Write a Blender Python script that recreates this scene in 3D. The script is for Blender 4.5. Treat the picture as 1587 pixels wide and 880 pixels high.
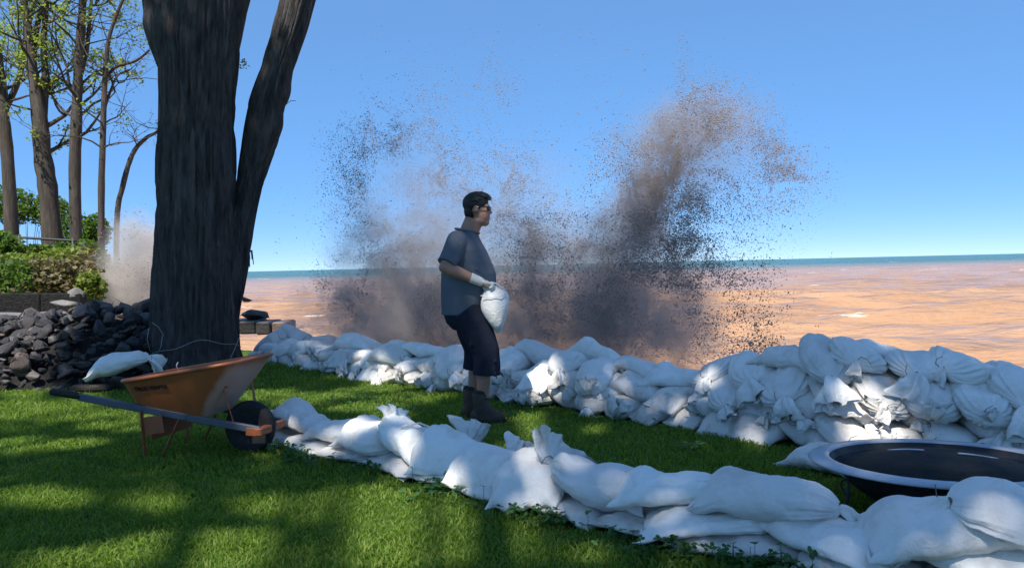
import bpy, bmesh, math, random
import numpy as np
from mathutils import Vector, Matrix

for _o in list(bpy.data.objects):
    bpy.data.objects.remove(_o)
scene = bpy.context.scene
COL = scene.collection
R = math.radians
rng = np.random.default_rng(7)
random.seed(7)

# ------------------------------------------------------------------ camera
F_PX, CX, CY = 1300.0, 793.5, 440.0
CAM_H = 1.25
PITCH, ROLL = R(1.28), R(1.33)
_f = Vector((0, math.cos(PITCH), -math.sin(PITCH)))
_u0 = Vector((0, math.sin(PITCH), math.cos(PITCH)))
_x0 = Vector((1, 0, 0))
_r = _x0 * math.cos(ROLL) - _u0 * math.sin(ROLL)
_u = _x0 * math.sin(ROLL) + _u0 * math.cos(ROLL)
cam_data = bpy.data.cameras.new('camera')
cam_data.sensor_width = 36.0
cam_data.lens = 36.0 * F_PX / 1587.0
cam_data.clip_start, cam_data.clip_end = 0.05, 20000
cam = bpy.data.objects.new('camera', cam_data)
COL.objects.link(cam)
cam.matrix_world = Matrix(((_r.x, _u.x, -_f.x, 0), (_r.y, _u.y, -_f.y, 0), (_r.z, _u.z, -_f.z, CAM_H), (0, 0, 0, 1)))
scene.camera = cam

# ------------------------------------------------------------------ world and sun (behind the camera, high, a little left)
SUN_EL, SUN_AZ = R(56), R(205)            # azimuth from +Y, clockwise: 180 is straight behind the camera
SUN = Vector((math.sin(SUN_AZ) * math.cos(SUN_EL), math.cos(SUN_AZ) * math.cos(SUN_EL), math.sin(SUN_EL)))
world = bpy.data.worlds.new('World')
scene.world = world
world.use_nodes = True
_nt = world.node_tree
_bg = _nt.nodes['Background']
_sky = _nt.nodes.new('ShaderNodeTexSky')
_sky.sky_type = 'NISHITA'
_sky.sun_disc = False
_sky.sun_elevation = SUN_EL
_sky.sun_rotation = SUN_AZ
_sky.altitude = 9000
_sky.air_density = 1.0
_sky.dust_density = 0.0
_sky.ozone_density = 6.0
_gm = _nt.nodes.new('ShaderNodeGamma'); _gm.inputs['Gamma'].default_value = 0.36      # compresses the sky evenly in every direction
_hs = _nt.nodes.new('ShaderNodeHueSaturation'); _hs.inputs['Saturation'].default_value = 1.8; _hs.inputs['Hue'].default_value = 0.507; _hs.inputs['Value'].default_value = 1.14
_nt.links.new(_sky.outputs['Color'], _gm.inputs['Color'])
_nt.links.new(_gm.outputs['Color'], _hs.inputs['Color'])
_nt.links.new(_hs.outputs['Color'], _bg.inputs['Color'])
_bg.inputs['Strength'].default_value = 0.15
sun_data = bpy.data.lights.new('sun', 'SUN')
sun_data.energy = 2.2
sun_data.angle = R(0.53)
sun_data.color = (1.0, 0.955, 0.88)
sun = bpy.data.objects.new('sun', sun_data)
COL.objects.link(sun)
sun.rotation_euler = SUN.to_track_quat('Z', 'Y').to_euler()

vs = scene.view_settings
vs.view_transform = 'Standard'
vs.look = 'None'
vs.exposure = 1.78
vs.gamma = 1.0
vs.use_curve_mapping = False
scene.cycles.use_denoising = True
scene.cycles.max_bounces = 8
scene.cycles.transparent_max_bounces = 12
scene.cycles.volume_bounces = 2
scene.cycles.volume_step_rate = 2.0
scene.cycles.volume_max_steps = 128
scene.cycles.sample_clamp_indirect = 6.0

# ------------------------------------------------------------------ helpers
def ray(px, py):
    return (_f * F_PX + _r * (px - CX) + _u * (CY - py)).normalized()
def on_z(px, py, z=0.0):
    d = ray(px, py)
    t = (z - CAM_H) / d.z
    return Vector((0, 0, CAM_H)) + d * t
def at_y(px, py, Y):
    d = ray(px, py)
    return Vector((0, 0, CAM_H)) + d * (Y / d.y)

def tag(o, label=None, cat=None, group=None, kind=None):
    if label: o['label'] = label
    if cat: o['category'] = cat
    if group: o['group'] = group
    if kind: o['kind'] = kind
    return o
def empty(name, loc=(0, 0, 0), rz=0.0):
    o = bpy.data.objects.new(name, None)
    o.empty_display_size = 0.1
    COL.objects.link(o)
    o.location = loc
    o.rotation_euler = (0, 0, rz)
    return o
def link_mesh(name, me, mat=None, parent=None):
    o = bpy.data.objects.new(name, me)
    COL.objects.link(o)
    if mat is not None and not me.materials: me.materials.append(mat)
    if parent is not None: o.parent = parent
    return o
def np_mesh(name, V, Fc, smooth=True):
    """V (n,3) array, Fc list of index arrays with equal width, or list of tuples"""
    me = bpy.data.meshes.new(name)
    if isinstance(Fc, np.ndarray):
        n, k = Fc.shape
        me.vertices.add(len(V)); me.vertices.foreach_set('co', np.asarray(V, dtype=np.float32).ravel())
        me.loops.add(n * k); me.loops.foreach_set('vertex_index', Fc.astype(np.int32).ravel())
        me.polygons.add(n)
        me.polygons.foreach_set('loop_start', np.arange(0, n * k, k, dtype=np.int32))
        me.update(calc_edges=True)
    else:
        me.from_pydata([tuple(map(float, v)) for v in V], [], [tuple(int(i) for i in f) for f in Fc])
    if smooth:
        me.polygons.foreach_set('use_smooth', np.ones(len(me.polygons), dtype=bool))
    me.update()
    return me

class MB:
    """collects shapes into one mesh"""
    def __init__(self): self.V = []; self.F = []
    def add(self, V, Fc):
        o = len(self.V)
        self.V.extend([tuple(map(float, v)) for v in V])
        self.F.extend([tuple(int(i) + o for i in f) for f in Fc])
        return self
    def loft(self, rings, cap=True, closed=True):
        n = len(rings[0]); V = [p for r in rings for p in r]; Fc = []
        for i in range(len(rings) - 1):
            for j in range(n if closed else n - 1):
                a, b = i * n + j, i * n + (j + 1) % n
                Fc.append((a, b, b + n, a + n))
        if cap:
            Fc.append(tuple(range(n - 1, -1, -1)))
            Fc.append(tuple((len(rings) - 1) * n + k for k in range(n)))
        return self.add(V, Fc)
    def tube(self, pts, rad, n=8, cap=True):
        pts = [Vector(p) for p in pts]
        if not hasattr(rad, '__len__'): rad = [rad] * len(pts)
        rings = []; prev = None
        for i, p in enumerate(pts):
            t = (pts[min(i + 1, len(pts) - 1)] - pts[max(i - 1, 0)])
            t = t.normalized() if t.length > 1e-9 else Vector((0, 0, 1))
            if prev is None:
                a = Vector((0, 0, 1)) if abs(t.z) < .9 else Vector((1, 0, 0))
                u = t.cross(a).normalized()
            else:
                u = (prev - t * prev.dot(t)).normalized()
            prev = u; v = t.cross(u)
            rings.append([p + (u * math.cos(2 * math.pi * k / n) + v * math.sin(2 * math.pi * k / n)) * rad[i] for k in range(n)])
        return self.loft(rings, cap)
    def box(self, c, s, M=None, bev=0.0):
        c = Vector(c); hx, hy, hz = s[0] / 2, s[1] / 2, s[2] / 2
        if bev <= 0:
            P = [Vector((x, y, z)) for z in (-hz, hz) for x, y in ((-hx, -hy), (hx, -hy), (hx, hy), (-hx, hy))]
            Fc = [(3, 2, 1, 0), (4, 5, 6, 7), (0, 1, 5, 4), (1, 2, 6, 5), (2, 3, 7, 6), (3, 0, 4, 7)]
        else:
            b = bev; P = []
            def ring(z, i):
                x, y = hx - i, hy - i
                return [Vector(q) for q in ((-x + b, -y, z), (x - b, -y, z), (x, -y + b, z), (x, y - b, z), (x - b, y, z), (-x + b, y, z), (-x, y - b, z), (-x, -y + b, z))]
            for z, i in ((-hz, b), (-hz + b, 0), (hz - b, 0), (hz, b)): P += ring(z, i)
            Fc = [tuple(range(7, -1, -1)), tuple(range(24, 32))]
            for k in range(3):
                for j in range(8):
                    a, d = k * 8 + j, k * 8 + (j + 1) % 8
                    Fc.append((a, d, d + 8, a + 8))
        if M is not None: P = [M @ p for p in P]
        return self.add([p + c for p in P], Fc)
    def bar(self, a, b, w, h, bev=0.0, up=(0, 0, 1)):
        a, b = Vector(a), Vector(b); t = (b - a); L = t.length; t.normalize()
        s = t.cross(Vector(up)).normalized(); u = s.cross(t)
        M = Matrix((t, s, u)).transposed()
        return self.box((a + b) / 2, (L, w, h), M, bev)
    def ellipsoid(self, c, r, M=None, nu=16, nv=12):
        V = []; Fc = []
        for i in range(1, nv):
            th = math.pi * i / nv
            for j in range(nu):
                ph = 2 * math.pi * j / nu
                V.append(Vector((r[0] * math.sin(th) * math.cos(ph), r[1] * math.sin(th) * math.sin(ph), r[2] * math.cos(th))))
        V += [Vector((0, 0, r[2])), Vector((0, 0, -r[2]))]
        for i in range(nv - 2):
            for j in range(nu):
                a, b = i * nu + j, i * nu + (j + 1) % nu
                Fc.append((a, a + nu, b + nu, b))
        t, bt = len(V) - 2, len(V) - 1
        for j in range(nu):
            Fc.append((t, j, (j + 1) % nu)); Fc.append((bt, (nv - 2) * nu + (j + 1) % nu, (nv - 2) * nu + j))
        if M is not None: V = [M @ v for v in V]
        return self.add([v + Vector(c) for v in V], Fc)
    def mesh(self, name, smooth=True): return np_mesh(name, self.V, self.F, smooth)
    def build(self, name, mat, parent=None, smooth=True):
        return link_mesh(name, self.mesh(name, smooth), mat, parent)

def auto_smooth(o, deg=35):
    me = o.data
    bm = bmesh.new(); bm.from_mesh(me)
    bmesh.ops.recalc_face_normals(bm, faces=bm.faces)
    for e in bm.edges:
        if len(e.link_faces) == 2 and e.calc_face_angle(0) > R(deg): e.smooth = False
    bm.to_mesh(me); bm.free()
    return o

def remesh(mb, name, voxel, mat, parent=None, smooth=6):
    me = mb.mesh(name)
    o = bpy.data.objects.new('tmp', me); COL.objects.link(o)
    m = o.modifiers.new('r', 'REMESH'); m.mode = 'VOXEL'; m.voxel_size = voxel; m.use_smooth_shade = True
    s = o.modifiers.new('s', 'SMOOTH'); s.iterations = smooth; s.factor = 0.5
    dg = bpy.context.evaluated_depsgraph_get(); dg.update()
    out = bpy.data.meshes.new_from_object(o.evaluated_get(dg))
    bpy.data.objects.remove(o)
    out.name = name
    out.materials.clear()
    return link_mesh(name, out, mat, parent)

def copy_tree(o, parent=None):
    c = o.copy(); COL.objects.link(c); c.parent = parent
    for ch in list(o.children): copy_tree(ch, c)
    return c

# vectorised value noise
_perm = np.random.default_rng(3).random(4096).astype(np.float64)
def _h(ix, iy, iz, seed):
    n = (ix * 73856093) ^ (iy * 19349663) ^ (iz * 83492791) ^ (seed * 2654435761)
    n = (n ^ (n >> 13)) * 1274126177
    return _perm[(n ^ (n >> 16)) & 4095]
def vnoise(P, scale=1.0, seed=0):
    P = np.asarray(P, dtype=np.float64) * scale + 1000.0
    I = np.floor(P).astype(np.int64); f = P - I; f = f * f * (3 - 2 * f)
    x, y, z = I[:, 0], I[:, 1], I[:, 2]; u, v, w = f[:, 0], f[:, 1], f[:, 2]
    def L(a, b, t): return a + (b - a) * t
    r = L(L(L(_h(x, y, z, seed), _h(x + 1, y, z, seed), u), L(_h(x, y + 1, z, seed), _h(x + 1, y + 1, z, seed), u), v),
          L(L(_h(x, y, z + 1, seed), _h(x + 1, y, z + 1, seed), u), L(_h(x, y + 1, z + 1, seed), _h(x + 1, y + 1, z + 1, seed), u), v), w)
    return r * 2 - 1
def fbm(P, scale=1.0, octv=4, seed=0):
    s = 0; a = 1.0; tot = 0
    for k in range(octv):
        s = s + a * vnoise(P, scale * 2 ** k, seed + k * 17); tot += a; a *= .5
    return s / tot
def sstep(a, b, x):
    t = np.clip((x - a) / (b - a), 0, 1)
    return t * t * (3 - 2 * t)
# ------------------------------------------------------------------ materials
def new_mat(name):
    m = bpy.data.materials.new(name); m.use_nodes = True
    nt = m.node_tree; b = nt.nodes['Principled BSDF']
    return m, nt, b
def ramp(nt, fac, stops):
    r = nt.nodes.new('ShaderNodeValToRGB')
    e = r.color_ramp.elements
    while len(e) < len(stops): e.new(0.5)
    for k, (p, c) in enumerate(stops):
        e[k].position = p; e[k].color = (*c, 1) if len(c) == 3 else c
    nt.links.new(fac, r.inputs['Fac'])
    return r.outputs['Color']
def noise_node(nt, scale, detail=4, rough=.55, vec=None, dist=0.0):
    n = nt.nodes.new('ShaderNodeTexNoise')
    n.inputs['Scale'].default_value = scale; n.inputs['Detail'].default_value = detail
    n.inputs['Roughness'].default_value = rough; n.inputs['Distortion'].default_value = dist
    if vec is not None: nt.links.new(vec, n.inputs['Vector'])
    return n.outputs['Fac']
def coords(nt, kind='Object', scale=None):
    tc = nt.nodes.new('ShaderNodeTexCoord').outputs[kind]
    if scale is None: return tc
    mp = nt.nodes.new('ShaderNodeMapping'); mp.inputs['Scale'].default_value = scale
    nt.links.new(tc, mp.inputs['Vector'])
    return mp.outputs['Vector']
def mix_col(nt, fac, a, b, mode='MIX'):
    m = nt.nodes.new('ShaderNodeMix'); m.data_type = 'RGBA'; m.blend_type = mode
    for sock, v in ((m.inputs[0], fac), (m.inputs[6], a), (m.inputs[7], b)):
        if hasattr(v, 'links') or hasattr(v, 'is_linked'): nt.links.new(v, sock)
        else: sock.default_value = v if not isinstance(v, tuple) else ((*v, 1) if len(v) == 3 else v)
    return m.outputs[2]
def math_n(nt, op, a, b=None, c=None, clamp=False):
    m = nt.nodes.new('ShaderNodeMath'); m.operation = op; m.use_clamp = clamp
    for k, v in enumerate((a, b, c)):
        if v is None: continue
        if hasattr(v, 'is_linked'): nt.links.new(v, m.inputs[k])
        else: m.inputs[k].default_value = v
    return m.outputs[0]
def bump(nt, b, h, strength=.5, dist=.01):
    bp = nt.nodes.new('ShaderNodeBump'); bp.inputs['Strength'].default_value = strength; bp.inputs['Distance'].default_value = dist
    nt.links.new(h, bp.inputs['Height']); nt.links.new(bp.outputs['Normal'], b.inputs['Normal'])
    return bp
def rough_mat(name, stops, scale=6, rough=.7, bscale=30, bstr=.3, bdist=.005, spec=.4, metal=0.0, kind='Object', stretch=None, detail=5):
    m, nt, b = new_mat(name)
    v = coords(nt, kind, stretch)
    nt.links.new(ramp(nt, noise_node(nt, scale, detail, .6, v), stops), b.inputs['Base Color'])
    b.inputs['Roughness'].default_value = rough; b.inputs['Metallic'].default_value = metal
    b.inputs['Specular IOR Level'].default_value = spec
    if bstr > 0: bump(nt, b, noise_node(nt, bscale, 5, .6, v), bstr, bdist)
    return m
def leaf_mat(name, cols, trans=.45, rough=.5):
    m, nt, b = new_mat(name)
    g = nt.nodes.new('ShaderNodeNewGeometry')
    c = ramp(nt, g.outputs['Random Per Island'], [(i / max(1, len(cols) - 1), x) for i, x in enumerate(cols)])
    nt.links.new(c, b.inputs['Base Color']); b.inputs['Roughness'].default_value = rough
    b.inputs['Specular IOR Level'].default_value = .3
    tr = nt.nodes.new('ShaderNodeBsdfTranslucent')
    nt.links.new(mix_col(nt, 1.0, c, (1.5, 1.6, .8), 'MULTIPLY'), tr.inputs['Color'])
    mx = nt.nodes.new('ShaderNodeMixShader'); mx.inputs[0].default_value = trans
    nt.links.new(b.outputs[0], mx.inputs[1]); nt.links.new(tr.outputs[0], mx.inputs[2])
    nt.links.new(mx.outputs[0], nt.nodes['Material Output'].inputs['Surface'])
    return m

M = {}
def _bag(name, clean, dirt, amount):
    m, nt, b = new_mat(name)
    gm = nt.nodes.new('ShaderNodeNewGeometry'); v = gm.outputs['Position']
    oi = nt.nodes.new('ShaderNodeObjectInfo')
    n1 = noise_node(nt, 7, 6, .65, v, .6)
    n2 = noise_node(nt, 38, 4, .7, v)
    d = math_n(nt, 'MULTIPLY', ramp(nt, n1, [(.48, (0, 0, 0)), (.72, (1, 1, 1))]), amount)
    d2 = math_n(nt, 'MULTIPLY', ramp(nt, n2, [(.62, (0, 0, 0)), (.74, (1, 1, 1))]), amount * .7)
    fac = math_n(nt, 'ADD', d, d2, None, True)
    tone = ramp(nt, oi.outputs['Random'], [(0, tuple(x * .86 for x in clean)), (.5, clean), (1, tuple(min(.86, x * 1.06) for x in clean))])
    nt.links.new(mix_col(nt, fac, tone, dirt), b.inputs['Base Color'])
    b.inputs['Roughness'].default_value = .58; b.inputs['Specular IOR Level'].default_value = .35
    w1 = nt.nodes.new('ShaderNodeTexWave'); w1.inputs['Scale'].default_value = 95; w1.inputs['Distortion'].default_value = 1.5
    nt.links.new(coords(nt, 'Object'), w1.inputs['Vector'])
    wr = noise_node(nt, 24, 5, .62, v, 1.2)
    wr = math_n(nt, 'ADD', wr, math_n(nt, 'MULTIPLY', ramp(nt, noise_node(nt, 9, 3, .5, v, 1.5), [(.44, (0, 0, 0)), (.5, (1, 1, 1)), (.56, (0, 0, 0))]), .14))
    h = math_n(nt, 'ADD', math_n(nt, 'MULTIPLY', wr, 1.0), math_n(nt, 'MULTIPLY', w1.outputs['Fac'], .05))
    bump(nt, b, h, .5, .013)
    return m
M['bag'] = _bag('woven_white_polypropylene', (.84, .81, .77), (.42, .34, .26), .34)
M['bag_dirty'] = _bag('muddy_white_polypropylene', (.74, .70, .65), (.32, .245, .18), .66)
M['bag_neck'] = _bag('loose_white_sack_cloth', (.82, .79, .75), (.42, .36, .29), .42)
M['string'] = rough_mat('dark_tie_string', [(.3, (.10, .085, .07)), (.7, (.2, .17, .14))], 40, .8, bstr=0)

M['grass'] = leaf_mat('grass_blades', [(.08, .14, .016), (.13, .22, .026), (.18, .27, .04), (.25, .31, .065)], .5, .55)
M['clover'] = leaf_mat('clover_leaves', [(.03, .085, .02), (.05, .13, .03), (.08, .17, .045)], .35, .5)
M['soil'] = rough_mat('lawn_soil', [(.25, (.02, .032, .008)), (.5, (.035, .06, .012)), (.75, (.05, .075, .02))], 9, .95, 60, .8, .02, .1, kind='Object')
M['leaf_spring'] = leaf_mat('young_spring_leaves', [(.16, .24, .04), (.25, .32, .06), (.36, .36, .09), (.2, .25, .05)], .55)
M['leaf_shade'] = leaf_mat('maple_leaves', [(.16, .20, .06), (.22, .25, .08), (.28, .29, .11)], .62)
M['leaf_bush'] = leaf_mat('bush_leaves', [(.05, .10, .02), (.09, .16, .025), (.15, .21, .04)], .4)
M['leaf_bush_light'] = leaf_mat('yellow_green_bush_leaves', [(.12, .17, .03), (.2, .25, .05), (.27, .27, .08)], .4)
M['leaf_brown'] = leaf_mat('dry_brown_brush', [(.12, .09, .045), (.2, .15, .08), (.14, .14, .05)], .25)
M['twig'] = rough_mat('twig_bark', [(.3, (.09, .07, .055)), (.7, (.17, .13, .1))], 12, .85, bstr=0)
M['rock'] = None
def _rock(name, a, b_, c):
    m, nt, b = new_mat(name)
    v = coords(nt, 'Object')
    oi = nt.nodes.new('ShaderNodeObjectInfo')
    t = ramp(nt, oi.outputs['Random'], [(0, a), (.5, b_), (.86, b_), (1, c)])
    n = noise_node(nt, 7, 6, .65, v)
    nt.links.new(mix_col(nt, ramp(nt, n, [(.35, (0, 0, 0)), (.7, (1, 1, 1))]), t, mix_col(nt, 1.0, t, (1.9, 1.8, 1.7), 'MULTIPLY')), b.inputs['Base Color'])
    b.inputs['Roughness'].default_value = .55; b.inputs['Specular IOR Level'].default_value = .5
    bump(nt, b, noise_node(nt, 22, 6, .65, v), .6, .02)
    return m
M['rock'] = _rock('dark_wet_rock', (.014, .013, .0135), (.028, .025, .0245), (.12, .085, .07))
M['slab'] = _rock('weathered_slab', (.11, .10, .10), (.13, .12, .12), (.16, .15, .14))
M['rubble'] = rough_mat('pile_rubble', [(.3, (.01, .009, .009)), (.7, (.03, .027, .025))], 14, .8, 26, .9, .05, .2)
def _bark(name, cols, sc, bd):
    m, nt, b = new_mat(name)
    v = coords(nt, 'Object', (sc, sc, sc * .16))
    n = noise_node(nt, 1.0, 8, .68, v, .6)
    n2 = noise_node(nt, 3.6, 5, .6, v, .3)
    nt.links.new(mix_col(nt, .35, ramp(nt, n, [(.32, cols[0]), (.5, cols[1]), (.68, cols[2])]), ramp(nt, n2, [(.3, cols[0]), (.7, cols[2])])), b.inputs['Base Color'])
    b.inputs['Roughness'].default_value = .9; b.inputs['Specular IOR Level'].default_value = .15
    bump(nt, b, math_n(nt, 'ADD', n, math_n(nt, 'MULTIPLY', n2, .35)), 1.0, bd)
    return m
M['bark'] = _bark('dark_furrowed_bark', [(.022, .018, .017), (.075, .064, .06), (.15, .13, .12)], 9, .07)
M['bark_pale'] = _bark('grey_brown_bark', [(.035, .027, .022), (.075, .06, .05), (.13, .105, .085)], 5, .05)
M['wire'] = rough_mat('grey_wire', [(.3, (.2, .2, .2)), (.7, (.3, .3, .3))], 30, .6, bstr=0)
# ------------------------------------------------------------------ the setting: lawn, bank, lake
SHORE = np.array([(40, -9), (14, 1.2), (8, 3.9), (4.9, 5.7), (3.2, 6.7), (1.9, 7.7), (.7, 8.9), (-1.0, 10.8), (-3.2, 12.9), (-5.6, 14.6),
                  (-8.2, 17.0), (-10.8, 20.5), (-13.0, 25), (-17.2, 33), (-25, 46), (-44, 75)], dtype=float)
LANDPOLY = np.vstack([SHORE, [(-90, 75), (-90, -40), (40, -40)]])
def shore_dist(X, Y):
    """signed distance to the shore, positive on land"""
    d = np.full(X.shape, 1e9)
    for a, b in zip(SHORE[:-1], SHORE[1:]):
        ab = b - a; t = np.clip(((X - a[0]) * ab[0] + (Y - a[1]) * ab[1]) / (ab @ ab), 0, 1)
        d = np.minimum(d, np.hypot(X - a[0] - t * ab[0], Y - a[1] - t * ab[1]))
    ins = np.zeros(X.shape, bool)
    P = LANDPOLY
    for i in range(len(P)):
        (x1, y1), (x2, y2) = P[i], P[(i + 1) % len(P)]
        if y1 == y2: continue
        c = ((y1 > Y) != (y2 > Y)) & (X < (x2 - x1) * (Y - y1) / (y2 - y1) + x1)
        ins ^= c
    return np.where(ins, d, -d)
LAKE_Z = -1.05
def land_z(X, Y):
    X = np.asarray(X, float); Y = np.asarray(Y, float)
    sd = shore_dist(X, Y)
    P = np.stack([X.ravel(), Y.ravel(), np.zeros(X.size)], 1)
    n1 = fbm(P, .35, 3, 5).reshape(X.shape); n2 = fbm(P, 1.6, 3, 9).reshape(X.shape)
    hill = np.interp(Y, [14.5, 17.5, 20, 24, 28, 36, 60, 80], [0, .45, .95, 2.0, 2.75, 3.5, 4.6, 5]) * sstep(.3, 4.0, sd)
    z = hill + .02 * n1 + .012 * n2 + hill * .1 * n1
    mound = .10 * np.exp(-(((X + 3.75) / 1.2) ** 2 + ((Y - 10.2) / 1.1) ** 2))
    z = z + mound
    drop = sstep(0.25, -1.1, sd)
    return z * (1 - drop) + (-1.9 + .25 * n2) * drop
def land_at(x, y): return float(land_z(np.array([x]), np.array([y]))[0])

xs = np.concatenate([np.linspace(-88, -22, 34), np.linspace(-21, -8, 66), np.linspace(-7.85, 6, 100), np.linspace(6.3, 38, 50)])
ys = np.concatenate([np.linspace(-38, -1, 40), np.linspace(-.8, 14, 110), np.linspace(14.2, 32, 90), np.linspace(32.6, 74, 50)])
GX, GY = np.meshgrid(xs, ys)
GZ = land_z(GX, GY)
nx, ny = len(xs), len(ys)
idx = np.arange(nx * ny).reshape(ny, nx)
Fq = np.stack([idx[:-1, :-1], idx[:-1, 1:], idx[1:, 1:], idx[1:, :-1]], -1).reshape(-1, 4)
def _ground_mat():
    m, nt, b = new_mat('lawn_ground')
    v = coords(nt, 'Object')
    n = noise_node(nt, 5, 6, .65, v); n2 = noise_node(nt, .6, 4, .6, v)
    green = ramp(nt, n, [(.3, (.03, .055, .01)), (.5, (.055, .105, .018)), (.72, (.09, .15, .03))])
    green = mix_col(nt, ramp(nt, n2, [(.35, (0, 0, 0)), (.7, (1, 1, 1))]), green, mix_col(nt, 1.0, green, (1.35, 1.2, 1.2), 'MULTIPLY'))
    sp = nt.nodes.new('ShaderNodeSeparateXYZ'); nt.links.new(v, sp.inputs[0])
    mud = ramp(nt, n, [(.3, (.05, .04, .032)), (.7, (.13, .105, .085))])
    f = ramp(nt, math_n(nt, 'MULTIPLY', sp.outputs['Z'], -1), [(.12, (0, 0, 0)), (.3, (1, 1, 1))])
    nt.links.new(mix_col(nt, f, green, mud), b.inputs['Base Color'])
    b.inputs['Roughness'].default_value = .95; b.inputs['Specular IOR Level'].default_value = .1
    bump(nt, b, noise_node(nt, 40, 5, .7, v), .8, .03)
    return m
lawn = link_mesh('lawn', np_mesh('lawn', np.stack([GX, GY, GZ], -1).reshape(-1, 3), Fq), _ground_mat())
tag(lawn, kind='structure')

# lake: one sheet to the horizon with real swell near the shore
def _water_mat():
    m, nt, b = new_mat('silty_lake_water')
    gm = nt.nodes.new('ShaderNodeNewGeometry'); v = gm.outputs['Position']
    sp = nt.nodes.new('ShaderNodeSeparateXYZ'); nt.links.new(v, sp.inputs[0])
    mp = nt.nodes.new('ShaderNodeMapping'); mp.inputs['Scale'].default_value = (.35, 1, 1); nt.links.new(v, mp.inputs['Vector'])
    w = mp.outputs['Vector']
    big = noise_node(nt, .11, 5, .6, w, .4)
    silt = ramp(nt, big, [(.3, (.36, .20, .11)), (.5, (.42, .245, .14)), (.7, (.46, .28, .17))])
    far = noise_node(nt, .012, 4, .6, w)
    dist = math_n(nt, 'ADD', sp.outputs['Y'], math_n(nt, 'MULTIPLY', math_n(nt, 'SUBTRACT', far, .5), 160))
    g = ramp(nt, math_n(nt, 'DIVIDE', dist, 1000), [(.15, (0, 0, 0)), (.34, (1, 1, 1))])
    col = mix_col(nt, g, silt, (.045, .125, .085))
    # whitecaps on the crests
    mp2 = nt.nodes.new('ShaderNodeMapping'); mp2.inputs['Scale'].default_value = (.30, .9, 1); nt.links.new(v, mp2.inputs['Vector'])
    f1 = noise_node(nt, .9, 6, .7, mp2.outputs['Vector'], .3)
    foam = ramp(nt, f1, [(.61, (0, 0, 0)), (.68, (1, 1, 1))])
    crest = ramp(nt, math_n(nt, 'ADD', sp.outputs['Z'], -LAKE_Z), [(.0, (0, 0, 0)), (.10, (1, 1, 1))])
    mp3 = nt.nodes.new('ShaderNodeMapping'); mp3.inputs['Scale'].default_value = (.05, .14, 1); nt.links.new(v, mp3.inputs['Vector'])
    f2 = ramp(nt, noise_node(nt, .9, 6, .72, mp3.outputs['Vector'], .2), [(.63, (0, 0, 0)), (.68, (1, 1, 1))])
    farm = ramp(nt, math_n(nt, 'DIVIDE', sp.outputs['Y'], 1000), [(.06, (0, 0, 0)), (.12, (1, 1, 1))])
    fo = math_n(nt, 'MAXIMUM', math_n(nt, 'MULTIPLY', foam, crest), math_n(nt, 'MULTIPLY', f2, farm))
    nt.links.new(mix_col(nt, fo, col, (.8, .72, .62)), b.inputs['Base Color'])
    nt.links.new(math_n(nt, 'ADD', math_n(nt, 'MULTIPLY', fo, .5), .22), b.inputs['Roughness'])
    b.inputs['IOR'].default_value = 1.33; b.inputs['Specular IOR Level'].default_value = .4
    bump(nt, b, math_n(nt, 'ADD', noise_node(nt, 1.0, 5, .6, w), math_n(nt, 'MULTIPLY', noise_node(nt, .28, 3, .5, w), 2.5)), .9, .55)
    return m
rows = np.concatenate([np.linspace(-30, 5, 15), np.linspace(5.5, 60, 330), 60 * (9000 / 60) ** np.linspace(.004, 1, 170)])
cols = np.linspace(-1, 1, 191)
cols = np.sign(cols) * np.abs(cols) ** 1.15
WY = np.repeat(rows[:, None], len(cols), 1)
WX = cols[None, :] * (30 + np.maximum(rows, 0) * 1.15)[:, None]
wz = np.zeros_like(WX)
for lam, amp, ang, ph in ((11., .36, .10, 0.), (6.8, .25, -.18, 1.3), (4.1, .14, .32, 2.1), (2.5, .055, -.4, .4), (1.5, .03, .15, 5.0)):
    k = 2 * math.pi / lam
    arg = k * (WY * math.cos(ang) + WX * math.sin(ang)) + ph
    env = .55 + .45 * vnoise(np.stack([WX.ravel(), WY.ravel(), np.full(WX.size, lam)], 1), .6 / lam, int(lam * 10)).reshape(WX.shape) * 1.3
    s = np.sin(arg + .6 * vnoise(np.stack([WX.ravel(), WY.ravel(), np.zeros(WX.size)], 1), .35 / lam, 4).reshape(WX.shape) * 3)
    wz += amp * env * (1 - 2 * np.abs(s) ** .9 * .5 - .5) * 1.6
fade = sstep(420, 60, WY) * .9 + .1 * sstep(2500, 300, WY)
wz *= fade
ri, ci = WX.shape
idw = np.arange(ri * ci).reshape(ri, ci)
Fw = np.stack([idw[:-1, :-1], idw[:-1, 1:], idw[1:, 1:], idw[1:, :-1]], -1).reshape(-1, 4)
lake = link_mesh('lake', np_mesh('lake', np.stack([WX, WY, LAKE_Z + wz], -1).reshape(-1, 3), Fw), _water_mat())
tag(lake, kind='structure')
# ------------------------------------------------------------------ sandbags: each is laid on what already lies below it
HX0, HY0, HRES = -8.0, 1.0, 0.025
HF = np.zeros((int(13 / HRES), int(13 / HRES)))
def hf_sample(x, y):
    i = np.clip(((x - HX0) / HRES).astype(int), 0, HF.shape[0] - 1)
    j = np.clip(((y - HY0) / HRES).astype(int), 0, HF.shape[1] - 1)
    return HF[i, j]
def hf_splat(x, y, z):
    i = np.clip(((x - HX0) / HRES).astype(int), 1, HF.shape[0] - 2)
    j = np.clip(((y - HY0) / HRES).astype(int), 1, HF.shape[1] - 2)
    for di in (0, 1):
        for dj in (0, 1):
            np.maximum.at(HF, (i + di, j + dj), z)

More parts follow.
